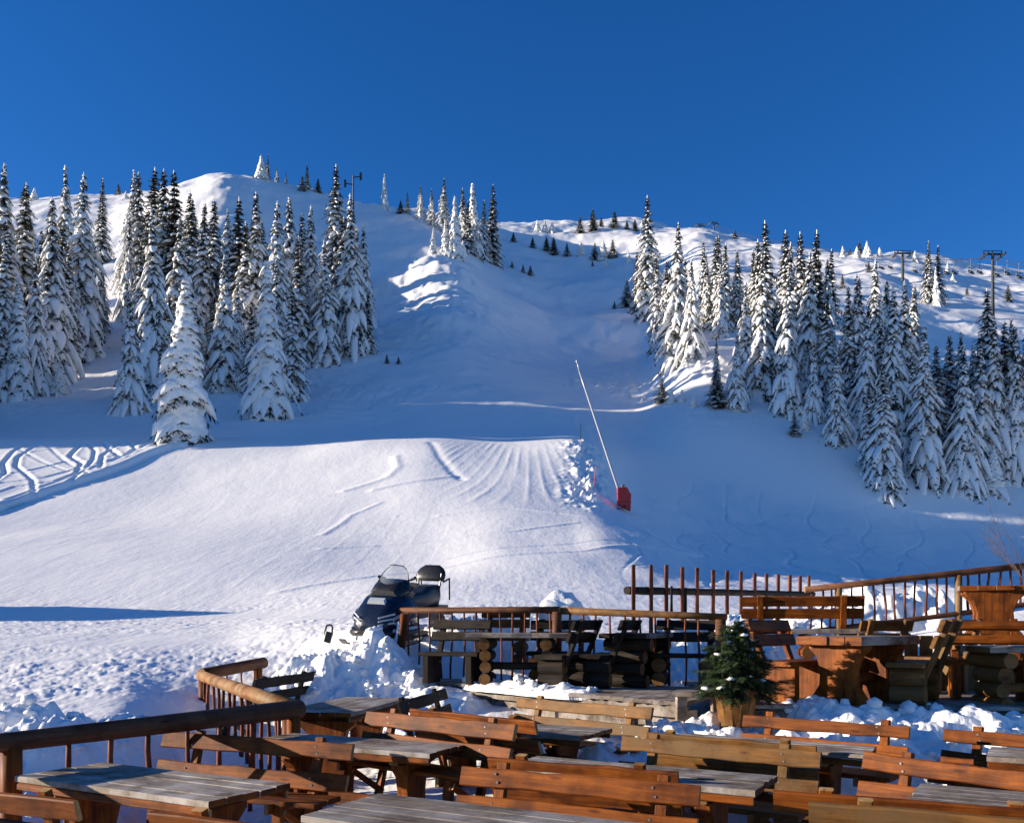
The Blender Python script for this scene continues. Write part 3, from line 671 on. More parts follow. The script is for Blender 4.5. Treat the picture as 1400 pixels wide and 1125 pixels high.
LL = ([P(972, 309, 349)] + L1, [P(980, 309, 349)] + L2)
for i, (u, k) in enumerate(CHS):
    lb = 'empty lift chair hanging from the cable, ' + order_word(i) + ' from left'
    if ch0 is None: ch0, chk = make_chair(lb); o = ch0
    else: o = copy_tree(ch0, chk, lb)
    o.location = on_line(LL[k], u); o.rotation_euler = (0, 0, .5)

# ---------------------------------------------------------------- snow lance with red pad, marker pole
x, d = ground_at(852, 698, 30)
gz = tz(x, d)
t = thing('snow_lance', 'leaning snowmaking lance rising out of a red padded base on the run', 'snow lance', (x, d, gz))
s = d / F
top = Vector(((789 - 852) * s, 0, 210 * s - .4)); elb = Vector(((792 - 852) * s, 0, 197 * s - .4)); bot = Vector((0, .1, .5))
m = MB(); m.log(bot, elb, .085, .055, 10, 8, 0); m.log(elb, top, .06, .035, 8, 2, 0); m.build('lance_tube', M['lance'], t, True)
m = MB(); m.log(top + Vector((0, 0, -.06)), top + Vector((-.02, 0, .10)), .09, .07, 10, 2, 0); m.build('nozzle_head', M['grey'], t)
m = MB()
pr = [(-.55, -.0, .55), (.45, .25, .0), (.52, .25, 1.0), (.1, -.02, 1.65), (-.48, -.0, 1.65)]
front = [Vector((-.50, -.55, .42)), Vector((.52, -.42, -.05)), Vector((.56, -.42, 1.15)), Vector((.22, -.5, 1.72)), Vector((-.50, -.55, 1.68))]
back = [p + Vector((.06, .95, .02)) for p in front]
def lerp_ring(q, k): c = sum(front, Vector()) / 5; return [(a.lerp(b, q) - c) * k + c for a, b in zip(front, back)]
m.rings([lerp_ring(-.03, .92), lerp_ring(0, 1), lerp_ring(1, 1), lerp_ring(1.03, .92)], 0, 1)
m.build('padding', M['redpad'], t)
m = MB(); 
for zz in (.55, 1.2): 
    m.board((-.53, -.57, zz), (.57, -.44, zz), .05, .02, wob=0)
m.build('strap', M['blackp'], t)
m = MB(); hp = [Vector((.1, -.5, .35)), Vector((.0, -.75, .12)), Vector((-.35, -.85, .02)), Vector((-.8, -.6, -.02)), Vector((-1.2, -.1, .0))]
for a_, b_ in zip(hp[:-1], hp[1:]): m.log(a_, b_, .035, .035, 8, 2, 0)
m.build('water_hose', M['blackp'], t)
m = MB(); m.board((-.02, .0, 1.7), (.02, .05, 2.0), .22, .2, up=(1, 0, 0), wob=0); m.build('valve_box', M['grey'], t)
x, d = ground_at(811, 672, 30)
t = thing('marker_pole', 'thin leaning red marker pole left of the red padded base', 'marker pole', (x, d, tz(x, d)))
m = MB(); m.log((0, 0, -.3), (.22, 0, 1.85), .035, .03, 8, 4, 0); m.build('pole', M['redpole'], t)
m = MB(); m.log((.215, 0, 1.84), (.222, 0, 1.92), .045, .03, 8, 2, 0); m.build('cap', M['blackp'], t)
x, d = ground_at(794, 605, 60)
m = MB(); m.log((x, d, tz(x, d) - .3), (x, d, tz(x, d) + 1.9), .035, .03, 6, 3, 0); tag(m.build('piste_marker', M['blackp']), 'thin dark stick in the snow at the top corner of the sunlit run', 'marker pole')

# ---------------------------------------------------------------- hut beyond the left edge (throws the long band of shade)
def hut():
    x, y = -30.0, 30.2; gz = tz(x, y) - .3
    t = thing('wooden_hut', 'wooden hut standing beyond the left edge of the photo', 'hut', (x, y, gz))
    m = MB(); m.add([(-3.5, -1.7, 0), (3.5, -1.7, 0), (3.5, 1.7, 0), (-3.5, 1.7, 0), (-3.5, -1.7, 2.9), (3.5, -1.7, 2.9), (3.5, 1.7, 2.9), (-3.5, 1.7, 2.9), (-3.5, 0, 3.9), (3.5, 0, 3.9)],
        [(0, 1, 5, 4), (2, 3, 7, 6), (1, 2, 6, 9, 5), (3, 0, 4, 8, 7)]); m.build('wall', M['log'], t)
    m = MB()
    for s in (-1, 1): m.board((-3.9, s * 1.05, 3.4), (3.9, s * 1.05, 3.4), 2.5, .14, up=(0, -s * 1.9, 1.15), wob=0)
    m.build('roof', M['snow_pile'], t)
    m = MB(); m.board((-.5, -1.73, 1.0), (-.5, -1.73, 2.9 - .9), .9, .05, up=(1, 0, 0), wob=0); m.build('door', M['dkZ'], t)
hut()

# ---------------------------------------------------------------- furniture
def bench(L, label, group, loc, rot, wd='or', sitter=1, gap=.2, bw=.135, ht=.87, seatm=None):
    """local x along the bench, sitter faces +y"""
    t = thing('garden_bench', label, 'bench', loc, rot, group)
    a = L / 2; mx, mz, my = M[wd + 'X'], M[wd + 'Z'], M[wd + 'Y']; E = M['end']
    lean = lambda z: -.10 - .16 * (z - .4) / .5
    off = .045 * sitter
    for k, zt in enumerate((ht - bw / 2, ht - bw / 2 - gap)):
        m = MB(); m.board((-a, lean(zt) + off, zt), (a, lean(zt) + off + random.uniform(-.01, .01), zt + random.uniform(-.012, .012)), bw * random.uniform(.93, 1.07), .04, up=(0, -.3, 1), mi=0, endm=1, wob=.008)
        bd = m.build('backrest_board', [mx, E if wd == 'or' else mx], t)
        for s in (-1, 1):
            for e in (-.02, .02):
                zz = zt - bw / 2 + bw / 2 + e * 1.4; m = MB(); yy = lean(zt) + off + .021 * sitter - (e * 1.4) * .3; m.log((s * a * .66 + e * .6, yy - .004, zz), (s * a * .66 + e * .6, yy + .004 * sitter, zz), .009, .009, 8, 1, 0); m.build('bolt', M['grey'], bd)
    for s in (-1, 1):
        xx = s * a * .66 + random.uniform(-.05, .05)
        m = MB(); m.board((xx, -.02, 0), (xx, lean(ht + .03), ht + .03), .085, .055, up=(1, 0, 0), endm=1, wob=.003); m.build('back_post', [mz, E], t)
        m = MB(); m.board((xx, .36, 0), (xx, .33, .41), .10, .055, up=(1, 0, 0), endm=1, wob=.003); m.build('leg', [mz, E], t)
        m = MB(); m.board((xx + .06, -.10, .37), (xx + .06, .42, .39), .08, .045, endm=1, wob=.003); m.build('seat_bearer', [my, E], t)
        m = MB(); m.board((xx - .055, -.04, .1), (xx - .055, .34, .36), .06, .035, endm=1, wob=.003); m.build('brace', [my, E], t)
    m = MB()
    for k in range(2): m.board((-a * .98, .06 + k * .20, .43), (a * .98, .06 + k * .20, .43), .185, .042, up=(0, 1, 0), endm=0, wob=.005)
    m.build('seat', seatm or M[wd + 'X'], t)
    return t
def flared_leg(x, hgt, wtop, wmid, wbot, th, mi=0):
    rs = []
    for q, ww in ((0, wbot), (.1, wbot), (.3, wmid * 1.05), (.55, wmid), (.8, wmid * 1.25), (.93, wtop), (1, wtop)):
        z = q * hgt; a = ww / 2; b = th / 2; c = .015
        rs.append([Vector((x + xx, yy, z)) for xx, yy in [(-b, -a + c), (-b + c, -a), (b - c, -a), (b, -a + c), (b, a - c), (b - c, a), (-b + c, a), (-b, a - c)]])
    m = MB(); m.rings(rs, 0, 1); return m
def table(L, W, label, group, loc, rot, ht=.76, n=5, wd='or', th=.045, apron=True, topm=None):
    t = thing('plank_table', label, 'table', loc, rot, group); a = L / 2
    m = MB(); w = W / n
    for k in range(n):
        yy = -W / 2 + w * (k + .5); dx = random.uniform(-.012, .012)
        m.board((-a + dx, yy, ht - th / 2), (a + dx, yy, ht - th / 2 + random.uniform(-.004, .004)), w - .004, th, up=(0, 1, 0), wob=.0035, endm=1, ch=.006)
    m.build('tabletop', [topm or M['top'], M[wd + 'Y']], t)
    for s in (-1, 1):
        flared_leg(s * a * .62, ht - th - .09, W * .78, W * .45, W * .72, .13).build('leg', M[wd + 'Z'], t)
        m = MB(); m.board((s * a * .62, -W * .46, ht - th - .045), (s * a * .62, W * .46, ht - th - .045), .085, .09, wob=.003, endm=1); m.build('bearer', [M[wd + 'Y'], M['end']], t)
    if apron:
        for s in (-1, 1):
            m = MB(); m.board((-a + .01, s * (W / 2 - .018), ht - th - .032), (a - .01, s * (W / 2 - .018), ht - th - .032), .055, .028, wob=.002, endm=1); m.build('edge_rail', [M[wd + 'X'], M['end']], t)
    m = MB(); m.board((-a * .62, 0, .22), (a * .62, 0, .22), .12, .05, endm=0); m.build('stretcher', M[wd + 'X'], t)
    return t
def bench_px(uL, yL, uR, yR, drop, label, wd='or', face=1, group=None, L=None, gap=.2, bw=.135, gz=None):
    """from the two upper ends of the backrest: 'drop' metres below the eye"""
    dL = drop * F / (yL - CY); dR = drop * F / (yR - CY)
    A = Vector(((uL - CX) / F * dL, dL, 0)); B = Vector(((uR - CX) / F * dR, dR, 0)); v = B - A
    if L is None: L = v.length
    c = A + v * .5; ht = .87; g = CH - drop - ht; ang = math.atan2(v.y, v.x)
    n = Vector((-v.y, v.x, 0)).normalized()          # away from the camera
    if face > 0: ang += PI; n = -n                     # sitter looks towards the camera
    c = c + n * .24                                    # backrest plane lies behind the local origin
    return bench(L, label, group or 'benches of the lower terrace', (c.x, c.y, g), ang, wd, 1 if face > 0 else -1, gap, bw)
GB = 'benches of the lower terrace'; GT = 'tables of the lower terrace'
random.seed(3)
def table_at(cnr, dirv, L, W, label, z=.76, **k):
    """cnr = near right corner on plan; dirv = long direction pointing left/away"""
    dv = Vector((dirv[0], dirv[1], 0)).normalized(); nv = Vector((-dv.y, dv.x, 0));
    if nv.y < 0: nv = -nv
    c = Vector((cnr[0], cnr[1], 0)) + dv * L / 2 + nv * W / 2
    return table(L, W, label, GT, (c.x, c.y, z - .76), math.atan2(-dv.y, -dv.x), **k)
table_at((-1.92, 5.62), (-1.77, .95), 2.0, .74, 'grey plank table in the bottom left corner beside the long log rail')
table_at((.55, 4.25), (-1.79, .97), 2.05, .78, 'grey plank table cut off by the bottom edge, left of centre')
table_at((1.64, 6.0), (-1.76, .95), 2.0, .70, 'grey plank table between two orange benches right of centre')
table_at((-.72, 7.68), (-1.8, .85), 2.0, .66, 'grey plank table behind the diagonal-shadowed bench, left of centre')
table_at((.68, 8.8), (-1.76, .95), 2.0, .82, 'grey plank table in front of the yellowish bench near the deck edge')
table_at((3.02, 7.6), (-1.5, .95), 1.85, .62, 'grey plank table in front of the red-brown bench by the snow bank')
table_at((4.25, 4.65), (-1.7, 1.0), 2.0, .72, 'grey plank table in the bottom right corner behind the greenish bench', wd='yl')
table_at((5.75, 6.5), (-1.7, 1.0), 2.0, .72, 'grey plank table at the right edge behind the orange bench')
tb = table(2.0, .9, 'grey plank table in the angle of the log railing near the snow bank', GT, (-2.02, 10.9, .13), R(78))

bench_px(-146, 1064, 114, 1090, 1.05, 'orange bench cut off by the bottom left corner, in front of the grey table', face=-1)
bench_px(220, 1106, 620, 1150, 1.05, 'orange bench at the bottom edge, only its top board showing', face=-1, L=1.9)
bench_px(636, 1044, 960, 1071, 1.05, 'big orange bench at bottom centre with two boards seen full length', face=1)
bench_px(672, 1033, 930, 1053, 1.06, 'orange bench back to back behind the big bottom centre bench', face=-1)
bench_px(855, 1005, 1125, 1027, 1.05, 'brownish bench in the middle right behind the grey table', face=1, wd='yl', gap=.22)
bench_px(888, 1000, 1118, 1018, 1.05, 'bench back to back behind the brownish middle right bench', face=-1, wd='yl')
bench_px(1020, 975, 1246, 991, .97, 'red-brown bench in front of the big snow bank', face=1, gap=.19, bw=.125)
bench_px(710, 952, 898, 967, .95, 'yellowish bench right below the edge of the plank deck', face=1, wd='yl', L=2.05)
bench_px(505, 970, 714, 990, .92, 'orange bench with worn screw marks, left of centre', face=1, L=2.0, bw=.15)
bench_px(565, 968, 738, 985, .95, 'bench back to back behind the worn orange bench', face=-1, L=1.8)
bench_px(230, 1000, 487, 1016, 1.05, 'orange bench crossed by a diagonal shadow behind the corner table', face=1, gap=.26)
bench_px(1248, 1035, 1480, 1062, 1.05, 'orange bench at the right edge with two full boards', face=1, L=1.9, gap=.22, bw=.15)
bench_px(1163, 1097, 1480, 1122, 1.05, 'faded greenish bench at the bottom right corner', face=-1, wd='yl', L=1.6, bw=.13)
bench_px(1118, 1083, 1400, 1104, 1.10, 'low orange bench half hidden behind the faded greenish bench', face=-1, L=1.7)
bench_px(1338, 998, 1560, 1015, 1.05, 'red-brown bench cut by the right edge in front of the snow', face=1, L=1.9, bw=.125)
def bench_xy(ax, ay, bx, by, z, label, wd, face, group=GB, **k):
    v = Vector((bx - ax, by - ay, 0)); c = Vector(((ax + bx) / 2, (ay + by) / 2, 0)); ang = math.atan2(v.y, v.x) + (PI if face > 0 else 0)
    return bench(v.length, label, group, (c.x, c.y, z), ang, wd, 1 if face > 0 else -1, **k)
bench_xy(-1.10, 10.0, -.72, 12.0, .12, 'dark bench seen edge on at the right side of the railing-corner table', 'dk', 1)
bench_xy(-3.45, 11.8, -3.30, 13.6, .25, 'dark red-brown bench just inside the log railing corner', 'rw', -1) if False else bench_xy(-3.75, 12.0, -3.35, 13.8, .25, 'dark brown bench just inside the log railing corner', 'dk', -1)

# ---------------------------------------------------------------- log railings
def railing(name, label, pts, r=(.08, .1), posts=None, nbal=8, topm='rail', postm='raillit', balm='redwood', h=None, br=.018, group='log railings of the terrace', lower=None, gz=0.0, postr=.075):
    """pts: (x, y, ztop) polyline, one straight span per railing"""
    A, B = Vector(pts[0]), Vector(pts[1]); t = thing(name, label, 'railing', (A.x, A.y, gz), math.atan2(B.y - A.y, B.x - A.x), group)
    Ln = math.hypot(B.x - A.x, B.y - A.y); za, zb = A.z - gz, B.z - gz
    m = MB(); m.log((0, 0, za), (Ln, 0, zb), r[0], r[1], 18, 3, .006, 0, 1, .0); m.build('top_rail', [M[topm], M['end']], t, True)
    zf = lambda q: za + (zb - za) * q
    for q in (posts or []):
        m = MB(); m.log((Ln * q, 0, -.1 + (h[0] if h else 0)), (Ln * q, 0, zf(q) - r[0] * .6), postr * 1.05, postr, 10, 3, .03, 0, 1); m.build('post', [M[postm], M['end']], t, True)
    for k in range(nbal):
        q = (k + .7) / (nbal + .4)
        if any(abs(q - p) * Ln < .09 for p in (posts or [])): continue
        lo = (lower[0] + (lower[1] - lower[0]) * q) if lower else 0
        m = MB(); m.log((Ln * q + random.uniform(-.04, .04), 0, lo), (Ln * q + random.uniform(-.02, .02), 0, zf(q) - r[0] * .5), br * random.uniform(.85, 1.3), br * random.uniform(.8, 1.1), 7, 5, .1, 0, None, .015)
        m.build('baluster', M[balm], t, True)
    if lower:
        m = MB(); m.log((0, 0, lower[0]), (Ln, 0, lower[1]), .045, .05, 10, None, .05, 0, 1, .015); m.build('bottom_rail', [M[topm], M['end']], t, True)
    return t
random.seed(8)
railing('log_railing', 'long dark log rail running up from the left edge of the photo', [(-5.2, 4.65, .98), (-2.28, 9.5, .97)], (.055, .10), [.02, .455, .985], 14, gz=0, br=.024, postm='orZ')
railing('log_railing', 'short log rail coloured as lit by the sun, left side of the terrace corner', [(-2.36, 9.55, .97), (-5.08, 14.5, 1.02)], (.10, .085), [.03, .97], 14, topm='raillit', gz=0, postm='orZ', br=.026)
railing('log_railing', 'short thick log rail ending in open air at the top of the terrace corner', [(-5.08, 14.5, 1.04), (-4.45, 15.9, 1.17)], (.10, .10), [.9], 4, gz=.3, postm='orZ')

# ---------------------------------------------------------------- plank decks
DZ = .95
def deck():
    rd = Vector((.89, -.456, 0)).normalized(); pd = Vector((-rd.y, rd.x, 0))
    F0, F1 = Vector((-1.75, 14.9, 0)), Vector((2.05, 10.45, 0)); B0 = Vector((-1.95, 15.35, 0))
    t = thing('plank_deck', 'weathered plank deck of the upper left terrace, its front ends facing the benches', 'deck', (0, 0, 0))
    m = MB(); ln = MB(); fd = F1 - F0
    pts = []
    for k in range(26):
        a = k * .225 + .05; o = B0 + rd * a
        # intersect with front line
        den = pd.x * fd.y - pd.y * fd.x; w_ = F0 - o; s = (w_.x * fd.y - w_.y * fd.x) / den
        q = (F0 + Vector((0, 0, 0)) - o)
        p = o + pd * s
        if p.x > 2.1: p = o + pd * max(s, -(o.y - 10.3) / pd.y)
        pts.append((p, o))
        if (o - p).length < .3: continue
        e = p + (p - o).normalized() * random.uniform(0, .05)
        m.board((e.x, e.y, DZ - .025), (o.x, o.y, DZ - .025), .212, .05, up=rd, wob=.003, ch=.004)
    m.build('planks', M['topdk'], t)
    m = MB(); a = pts[2][0]; 
    m.board((F0.x + .12, F0.y, DZ - .13), (F1.x + .03, F1.y + .1, DZ - .13), .14, .08, wob=.004); m.board((F0.x + .17, F0.y + .05, DZ - .31), (F1.x + .06, F1.y + .15, DZ - .31), .16, .06, wob=.004)
    m.build('edge_beam', M['topdk'], t)
    for q in (.1, .35, .6, .85, .99):
        p = F0.lerp(F1, q) + Vector((.12, .12, 0)); m = MB(); m.board((p.x, p.y, -.1), (p.x, p.y, DZ - .1), .14, .14, up=(1, 0, 0)); m.build('support_post', M['topdk'], t)
deck()
t = thing('plank_deck', 'plank deck of the right terrace under the orange furniture', 'deck', (0, 0, 0))
m = MB()
for k in range(20):
    yy = 10.35 + k * .212; m.board((2.75, yy, DZ - .03), (8.4, yy - .55, DZ - .03), .2, .045, up=(0, 1, 0), wob=.003, ch=.004)
m.build('planks', M['topdk'], t)
m = MB(); m.board((2.75, 10.29, DZ - .14), (8.4, 9.74, DZ - .14), .15, .07); m.build('edge_beam', M['topdk'], t)
# third, higher step at the right
t = thing('plank_deck', 'raised plank deck at the far right carrying the tall table', 'deck', (0, 0, 0))
m = MB()
for k in range(12):
    yy = 12.7 + k * .212; m.board((5.0, yy + .1, 1.62), (10, yy - .5, 1.62), .2, .05, up=(0, 1, 0), wob=.003, ch=.004)
m.build('planks', M['topdk'], t)
m = MB()
for k in range(16): m.board((5.05 + k * .2, 12.62 - k * .024, .8), (5.05 + k * .2, 12.62 - k * .024, 1.72 + random.uniform(-.02, .02)), .185, .03, up=(1, 0, 0), wob=.003)
m.build('front_boards', M['ylZ'], t)
m = MB(); m.board((1.95, 10.62, DZ + .10), (2.45, 10.45, DZ + .10), .5, .05, up=(0, 1, 0)); 
m.board((2.0, 10.5, .3), (2.0, 10.5, DZ + .07), .12, .12, up=(1, 0, 0)); m.board((2.4, 10.4, .3), (2.4, 10.4, DZ + .07), .12, .12, up=(1, 0, 0))
tag(m.build('wooden_step', M['topdk']), 'small grey wooden step block left of the potted fir', 'step')

# ---------------------------------------------------------------- log benches and tables of the upper decks
def log_bench(L, label, group, loc, rot, wd='dk', block='log', bh=.42, back=True, round_back=False):
    t = thing('log_bench', label, 'bench', loc, rot, group); a = L / 2
    m = MB(); m.board((-a, .1, bh + .03), (a, .1, bh + .03), .42, .06, up=(0, 1, 0), endm=1, wob=.008); m.build('seat', [M[wd + 'X'], M[wd + 'X']], t)
    for s in (-1, 1):
        m = MB(); xx = s * a * .72
        if block == 'log':
            for k in range(2): m.log((xx, -.10, .105 + k * .205), (xx, .28, .105 + k * .205), .115, .11, 12, 2, .04, 0, 1)
        else: m.board((xx, .09, 0), (xx, .09, bh), .46, .10, up=(0, 1, 0), wob=.005)
        m.build('side_block', [M[wd + 'Y'] if block == 'log' else M[wd + 'Z'], M['log']], t)
    if back:
        for s in (-1, 1):
            xx = s * a * .66; m = MB(); m.board((xx, -.09, bh - .1), (xx, -.36, .98), .09, .055, up=(1, 0, 0), endm=1, wob=.003); m.build('back_post', [M[wd + 'Z'], M['end']], t)
        for k, zz in enumerate((.9, .72)):
            yy = -.09 - .27 * (zz - bh + .1) / (.98 - bh + .1) + .05
            m = MB()
            if round_back: m.log((-a * .98, yy, zz), (a * .98, yy, zz), .065, .06, 10, None, .04, 0, 1)
            else: m.board((-a * .98, yy, zz), (a * .98, yy, zz), .15, .045, up=(0, -.38, 1), endm=0, wob=.006)
            m.build('backrest_board', [M[wd + 'X'], M['end']], t)
    return t
def log_table(L, W, label, group, loc, rot, wd='dk', ht=.78, stack=True, th=.07):
    t = thing('log_table', label, 'table', loc, rot, group); a = L / 2
    m = MB(); n = 4; w_ = W / n
    for k in range(n):
        m.board((-a + random.uniform(-.04, .04), -W / 2 + w_ * (k + .5), ht - th / 2), (a + random.uniform(-.04, .04), -W / 2 + w_ * (k + .5), ht - th / 2), w_ - .008, th, up=(0, 1, 0), wob=.012 if k in (0, n - 1) else .004, endm=1)
    m.build('tabletop', [M['topdk'], M[wd + 'Y']], t)
    for s in (-1, 1):
        xx = s * a * .6
        if stack:
            m = MB()
            for k, ww in enumerate((.30, .22, .26, .36)): m.log((xx, -ww, .09 + k * .175), (xx, ww, .09 + k * .175), .092, .09, 12, 2, .05, 0, 1)
            m.build('leg', [M[wd + 'Y'], M['log']], t)
        else: flared_leg(xx, ht - th, W * .85, W * .5, W * .75, .17).build('leg', M[wd + 'Z'], t)
    m = MB(); m.log((-a * .6, 0, .28), (a * .6, 0, .28), .06, .06, 10); m.build('stretcher', M[wd + 'X'], t)
    return t
GU = 'dark log furniture of the upper left deck'; GO = 'orange furniture of the right deck'
random.seed(12)
def onp(u, d): return ((u - CX) / F * d, d)
def LB(u, d, rot, L, label, z=DZ, **k):
    x, y = onp(u, d); return log_bench(L, label, k.pop('group', GU), (x, y, z + .003), rot, **k)
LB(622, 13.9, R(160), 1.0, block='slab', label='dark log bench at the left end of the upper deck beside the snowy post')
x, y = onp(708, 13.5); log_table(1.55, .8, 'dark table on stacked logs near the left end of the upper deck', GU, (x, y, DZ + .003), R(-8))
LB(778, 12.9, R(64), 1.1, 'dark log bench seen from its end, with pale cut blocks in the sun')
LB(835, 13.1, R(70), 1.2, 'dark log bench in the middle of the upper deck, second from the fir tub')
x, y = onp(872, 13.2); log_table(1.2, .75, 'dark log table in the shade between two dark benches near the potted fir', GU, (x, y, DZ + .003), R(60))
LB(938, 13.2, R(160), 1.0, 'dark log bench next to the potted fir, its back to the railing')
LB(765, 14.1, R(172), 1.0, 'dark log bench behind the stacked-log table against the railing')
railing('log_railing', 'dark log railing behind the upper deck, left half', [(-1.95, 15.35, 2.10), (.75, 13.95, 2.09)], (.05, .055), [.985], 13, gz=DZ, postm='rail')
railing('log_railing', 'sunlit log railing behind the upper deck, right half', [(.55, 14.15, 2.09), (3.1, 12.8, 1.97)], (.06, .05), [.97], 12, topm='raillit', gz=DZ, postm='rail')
t = thing('railing_post', 'leaning orange log post at the left end of the dark railing, snow on one side', 'post', (-1.98, 15.2, .9))
m = MB(); m.log((0, 0, 0), (.14, 0, 1.14), .075, .07, 12, 5, .05, 0, 1); m.build('post_log', [M['orZ'], M['end']], t, True)
m = MB(); m.log((-.06, 0, .35), (.06, 0, 1.0), .045, .03, 8, 6, .3); m.build('snow_cover', M['snow_pile'], t, True)
# two reddish bench backs just behind the dark railing
x, y = onp(688, 15.6); log_bench(.9, 'red-brown bench back showing behind the dark railing', GU, (x, y, 1.15), R(170), 'or')

# right deck
LB(1078, 10.9, R(222), .95, 'orange bench right of the potted fir with solid side blocks', wd='or', block='slab', group=GO)
x, y = onp(1172, 10.6); log_table(1.25, .85, 'orange live-edge table with carved legs on the right deck', GO, (x, y, DZ + .003), R(38), 'or', stack=False, th=.10)
LB(1262, 10.55, R(55), 1.05, 'bench on stacked faded logs right of the live-edge table', wd='yl', group=GO)
LB(1350, 11.1, R(160), 1.05, 'orange bench with round log back near the right edge', wd='or', block='slab', round_back=True, group=GO)
x, y = onp(1395, 10.6); log_table(1.2, .8, 'low dark-topped table cut by the right edge of the deck', GO, (x, y, DZ + .003 - .12), R(5), 'yl')
x, y = onp(1095, 13.2); bb = log_bench(1.75, 'long orange bench with two rail boards behind the deck, in front of the fence', GO, (x, y, 1.30), R(-16), 'or', block='slab')
x, y = onp(1135, 12.7); log_table(1.1, .7, 'small orange table behind the live-edge table', GO, (x, y, 1.02), R(-10), 'or')
x, y = onp(1196, 12.4); log_bench(.8, 'small dark bench back between the long orange bench and the raised deck', GO, (x, y, .95), R(10), 'yl')
x, y = onp(1357, 13.2); log_table(.75, .95, 'tall orange table standing on the raised deck at the right edge', GO, (x, y, 1.65), R(68), 'or', stack=False)
x, y = onp(1290, 12.0); log_bench(.8, 'orange bench with dark seat left of the round-backed bench', GO, (x, y, .953), R(30), 'yl', block='slab')

# fences behind
random.seed(17)
ra = P(1100, 806, 15.6); rb = P(1480, 765, 15.2)
railing('sloping_railing', 'red-brown pole railing rising to the right edge above the snow', [tuple(ra), tuple(rb)], (.055, .06), [.125, .56, .93], 26, topm='rail', postm='orZ' if False else 'raillit', gz=1.3, lower=(.42, 1.02), br=.02, h=(-.2, 0), postr=.06)
t = thing('stake_fence', 'open fence of tall upright dark stakes on one crossbeam behind the deck', 'fence', (0, 0, 0))
tops = [(866, 772), (890, 772), (911, 772), (933, 775), (953, 776), (975, 779), (994, 780), (1013, 781), (1032, 783), (1048, 784), (1064, 785), (1080, 786), (1094, 787), (1106, 787)]
for k, (u, y) in enumerate(tops):
    d = 15.6 + k * .42; p = P(u, y, d); g = tz(p.x, p.y) - .2
    m = MB(); m.board((p.x, p.y, g), (p.x, p.y, p.z), .07, .06, up=(1, 0, 0), wob=.004); m.build('stake', M['redwood'], t)
a = P(857, 807, 15.68); b = P(1112, 812, 21.1); m = MB(); m.log(a, b, .075, .06, 10, None, .06); m.build('crossbeam', M['dkX'], t, True)
for k, (u, y, y2) in enumerate([(918, 801, 840), (937, 803, 840)]):
    p = P(u, y, 15.4); q = P(u, y2, 15.4); m = MB(); m.board(q, p, .045, .045, up=(1, 0, 0)); m.build('stake', M['dkZ'], t)

# ---------------------------------------------------------------- snow banks
def mound(name, label, cx, cy, rx, ry, h, rot=0, seed=0, n=150, lump=.35, cat='snow bank', clods=40, fine=.22, pw=1.0, mat_='snow_pile', zfun=None):
    a = np.linspace(-1.15, 1.15, n); GX, GY = np.meshgrid(a, a * 1.0, indexing='ij')
    lx = GX * rx; ly = GY * ry; c, s = math.cos(rot), math.sin(rot)
    X = cx + lx * c - ly * s; Y = cy + lx * s + ly * c
    r = np.sqrt(GX ** 2 + GY ** 2) + fbm(X * 1.3, Y * 1.3, seed + 5, 3) * .35
    fall = np.clip(1 - r, 0, 1); fall = np.where(fall > 0, (1 - (1 - fall) ** 2) ** pw, 0)
    bumps = 1 + lump * 1.3 * fbm(X / .7, Y / .7, seed, 3)
    clod = np.abs(fbm(X / .30, Y / .30, seed + 9, 4, .46)) * .9
    zt = terrain(X, Y)
    if zfun: zt = zfun(X, Y, zt)
    Z = zt + fall * h * bumps + np.minimum(fall * 4, 1) * (clod * fine) - np.where(fall <= 0.001, .06, 0) - .01
    vs = np.stack([X, Y, Z], -1).reshape(-1, 3); fs = []
    i = (np.arange(n - 1)[:, None] * n + np.arange(n - 1)[None, :])
    fs = np.stack([i, i + n, i + n + 1, i + 1], -1).reshape(-1, 4)
    keep = (np.minimum(np.minimum(fall.ravel()[fs[:, 0]], 1), 1) > 0) | (fall.ravel()[fs[:, 2]] > 0) | (fall.ravel()[fs[:, 1]] > 0) | (fall.ravel()[fs[:, 3]] > 0)
    m = MB(); m.add(vs.tolist(), fs[keep].tolist())
    rnd = random.Random(seed + 100); Zr = Z; 
    for k in range(clods):
        i, j = rnd.randrange(n), rnd.randrange(n)
        if fall[i, j] <= .03: continue
        rr = rnd.uniform(.02, .06) * (1 if rnd.random() < .85 else 1.7); c0 = Vector((X[i, j], Y[i, j], Z[i, j] + rr * .35)); rs = []
        sx, sy, sz = rnd.uniform(.8, 1.4), rnd.uniform(.8, 1.4), rnd.uniform(.6, 1)
        for q in range(6):
            th = PI * (q + .15) / 5.3; rs.append([c0 + Vector((math.sin(th) * math.cos(w0) * sx, math.sin(th) * math.sin(w0) * sy, math.cos(th) * sz)) * rr * rnd.uniform(.78, 1.2) for w0 in [g * PI / 4 for g in range(8)]])
        m.rings(rs, 0, 1)
    o = m.build(name, M[mat_], None, True)
    # drop loose vertices
    bm = bmesh.new(); bm.from_mesh(o.data); bmesh.ops.delete(bm, geom=[v for v in bm.verts if not v.link_faces], context='VERTS'); bm.to_mesh(o.data); bm.free()
    return tag(o, label, cat, 'banks of piled snow')
mound('snow_bank', 'tall lumpy snow bank below the snowmobile left of the upper deck', -2.65, 14.3, 1.6, 1.1, .72, .2, 1, n=300, clods=260, fine=.3)
mound('snow_bank', 'small snow heap inside the terrace at the foot of the leaning post', -1.6, 13.6, 1.4, 1.1, .22, .1, 2, n=110, clods=30)
mound('snow_bank', 'dirty crusted snow heap behind the long log rail at the left edge', -4.9, 9.0, 1.9, .75, .42, R(14), 3, n=200, clods=80, fine=.28)
